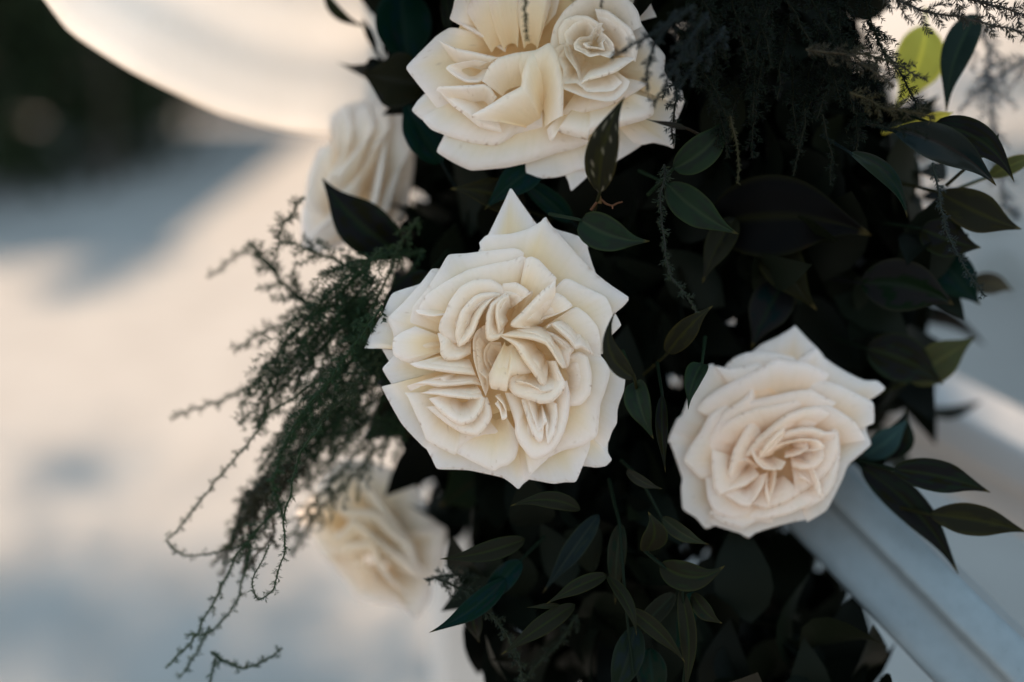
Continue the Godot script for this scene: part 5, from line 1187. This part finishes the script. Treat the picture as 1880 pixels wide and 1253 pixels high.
	frond("tiny fern tip at the top edge over the top rose", right, [1112, -50, -26, 1104, -10, -26, 1100, 12, -26], 0.9, 0.0, 2.8, 1.6, Color(0.04, 0.04, 0.024))
	frond("dark fern tail hanging in the gap right of the middle rose", right, [1222, 300, 6, 1212, 370, 0, 1216, 440, -4, 1232, 500, -6, 1254, 540, -8, 1279, 574, -8], 0.9, 3.0, 2.8, 1.2, Color(0.020, 0.027, 0.017))
	frond("short fern tail pointing down below the curved leaf", right, [1345, 210, -6, 1352, 270, -6, 1357, 339, -6], 0.8, 0.0, 2.4, 1.0, Color(0.03, 0.03, 0.014))
	frond("fern tail hanging above the large dark leaf, left one", right, [1480, 200, -4, 1468, 270, -4, 1456, 322, -4], 0.8, 3.0, 2.6, 1.0, d)
	frond("fern tail hanging above the large dark leaf, right one", right, [1512, 210, -4, 1524, 280, -4, 1525, 338, -4], 0.8, 3.0, 2.6, 1.0, d)
	frond("sharp fern tail hanging at the right edge against the paving", right, [1716, 300, -2, 1726, 380, -4, 1738, 420, -4, 1752, 458, -5, 1772, 490, -6, 1806, 545, -6], 0.9, 4.0, 2.6, 1.2, Color(0.018, 0.024, 0.022))
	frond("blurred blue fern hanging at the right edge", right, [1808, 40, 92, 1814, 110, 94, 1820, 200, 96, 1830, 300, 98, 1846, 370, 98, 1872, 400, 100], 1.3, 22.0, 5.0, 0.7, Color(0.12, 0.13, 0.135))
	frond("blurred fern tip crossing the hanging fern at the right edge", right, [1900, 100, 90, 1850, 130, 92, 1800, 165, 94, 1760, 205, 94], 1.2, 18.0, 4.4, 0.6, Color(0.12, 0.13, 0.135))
	frond("sunlit fern spray along the top right edge", right, [1600, -20, -6, 1680, 15, -8, 1760, 34, -8, 1840, 50, -8, 1920, 70, -8], 1.1, 14.0, 4.0, 1.3, Color(0.05, 0.048, 0.038), M.thin_leaf)
	frond("fern spray in the top right corner", right, [1700, -40, 4, 1780, 0, 2, 1850, 20, 0, 1920, 30, 0], 1.1, 16.0, 4.0, 1.4, Color(0.05, 0.046, 0.038), M.thin_leaf)
	frond("fern spray crossing the upper half of the yellow leaf", right, [1560, 90, -12, 1620, 110, -14, 1670, 130, -14, 1702, 148, -14], 1.0, 9.0, 3.4, 1.1, Color(0.04, 0.04, 0.024), M.thin_leaf)
	frond("fern spray crossing the foot of the yellow leaf", right, [1560, 170, -12, 1620, 196, -14, 1680, 206, -14, 1716, 214, -14], 1.0, 9.0, 3.4, 1.2, Color(0.045, 0.04, 0.02), M.thin_leaf)
	frond("fern spray lit at its tips left of the yellow leaf", right, [1480, 90, -16, 1550, 100, -18, 1600, 128, -18, 1640, 160, -18], 1.0, 9.0, 3.4, 1.2, Color(0.045, 0.04, 0.026), M.thin_leaf)
	frond("fern tail over the blue black leaf", right, [1590, 225, -14, 1640, 236, -14, 1700, 246, -14], 0.9, 6.0, 3.0, 1.2, d)
	many = []
	for i in 30:
		var x := 1260.0 + (i % 10) * 37.0 + rng.randf_range(-20, 20)
		var y := -40.0 + floorf(i / 10.0) * 80.0 + rng.randf_range(-20, 20)
		var lean := rng.randf_range(-60, 80)
		many.append([x, y, 0 + i * 0.5, x + lean * 0.4, y + 50, -8 + i * 0.5, x + lean, y + 110, -12 + i * 0.5, x + lean * 1.3, y + 160, -12 + i * 0.5])
	fern_of("fern_tangle", "dark mass of fern foliage right of the top rose", right, many, 1.0, 14.0, 3.4, 1.1, d).set_meta("kind", "stuff")
	frond("fern spray at the lower left corner of the arrangement", "fern strands below the roses", [800, 1062, 30, 850, 1085, 24, 900, 1130, 20, 946, 1190, 18, 956, 1260, 18], 1.0, 10.0, 3.2, 1.3, Color(0.018, 0.024, 0.015))
	frond("short dark fern tuft under the nodding rose", "fern strands below the roses", [880, 1060, 36, 840, 1055, 34, 805, 1058, 32, 780, 1062, 30], 1.0, 12.0, 3.2, 1.3, Color(0.018, 0.024, 0.015))
	frond("dim fern strand left of the hanging sprig at the bottom", "fern strands below the roses", [1060, 1130, 34, 1030, 1180, 32, 985, 1220, 30, 950, 1275, 30], 1.0, 8.0, 3.0, 1.1, Color(0.014, 0.018, 0.011))
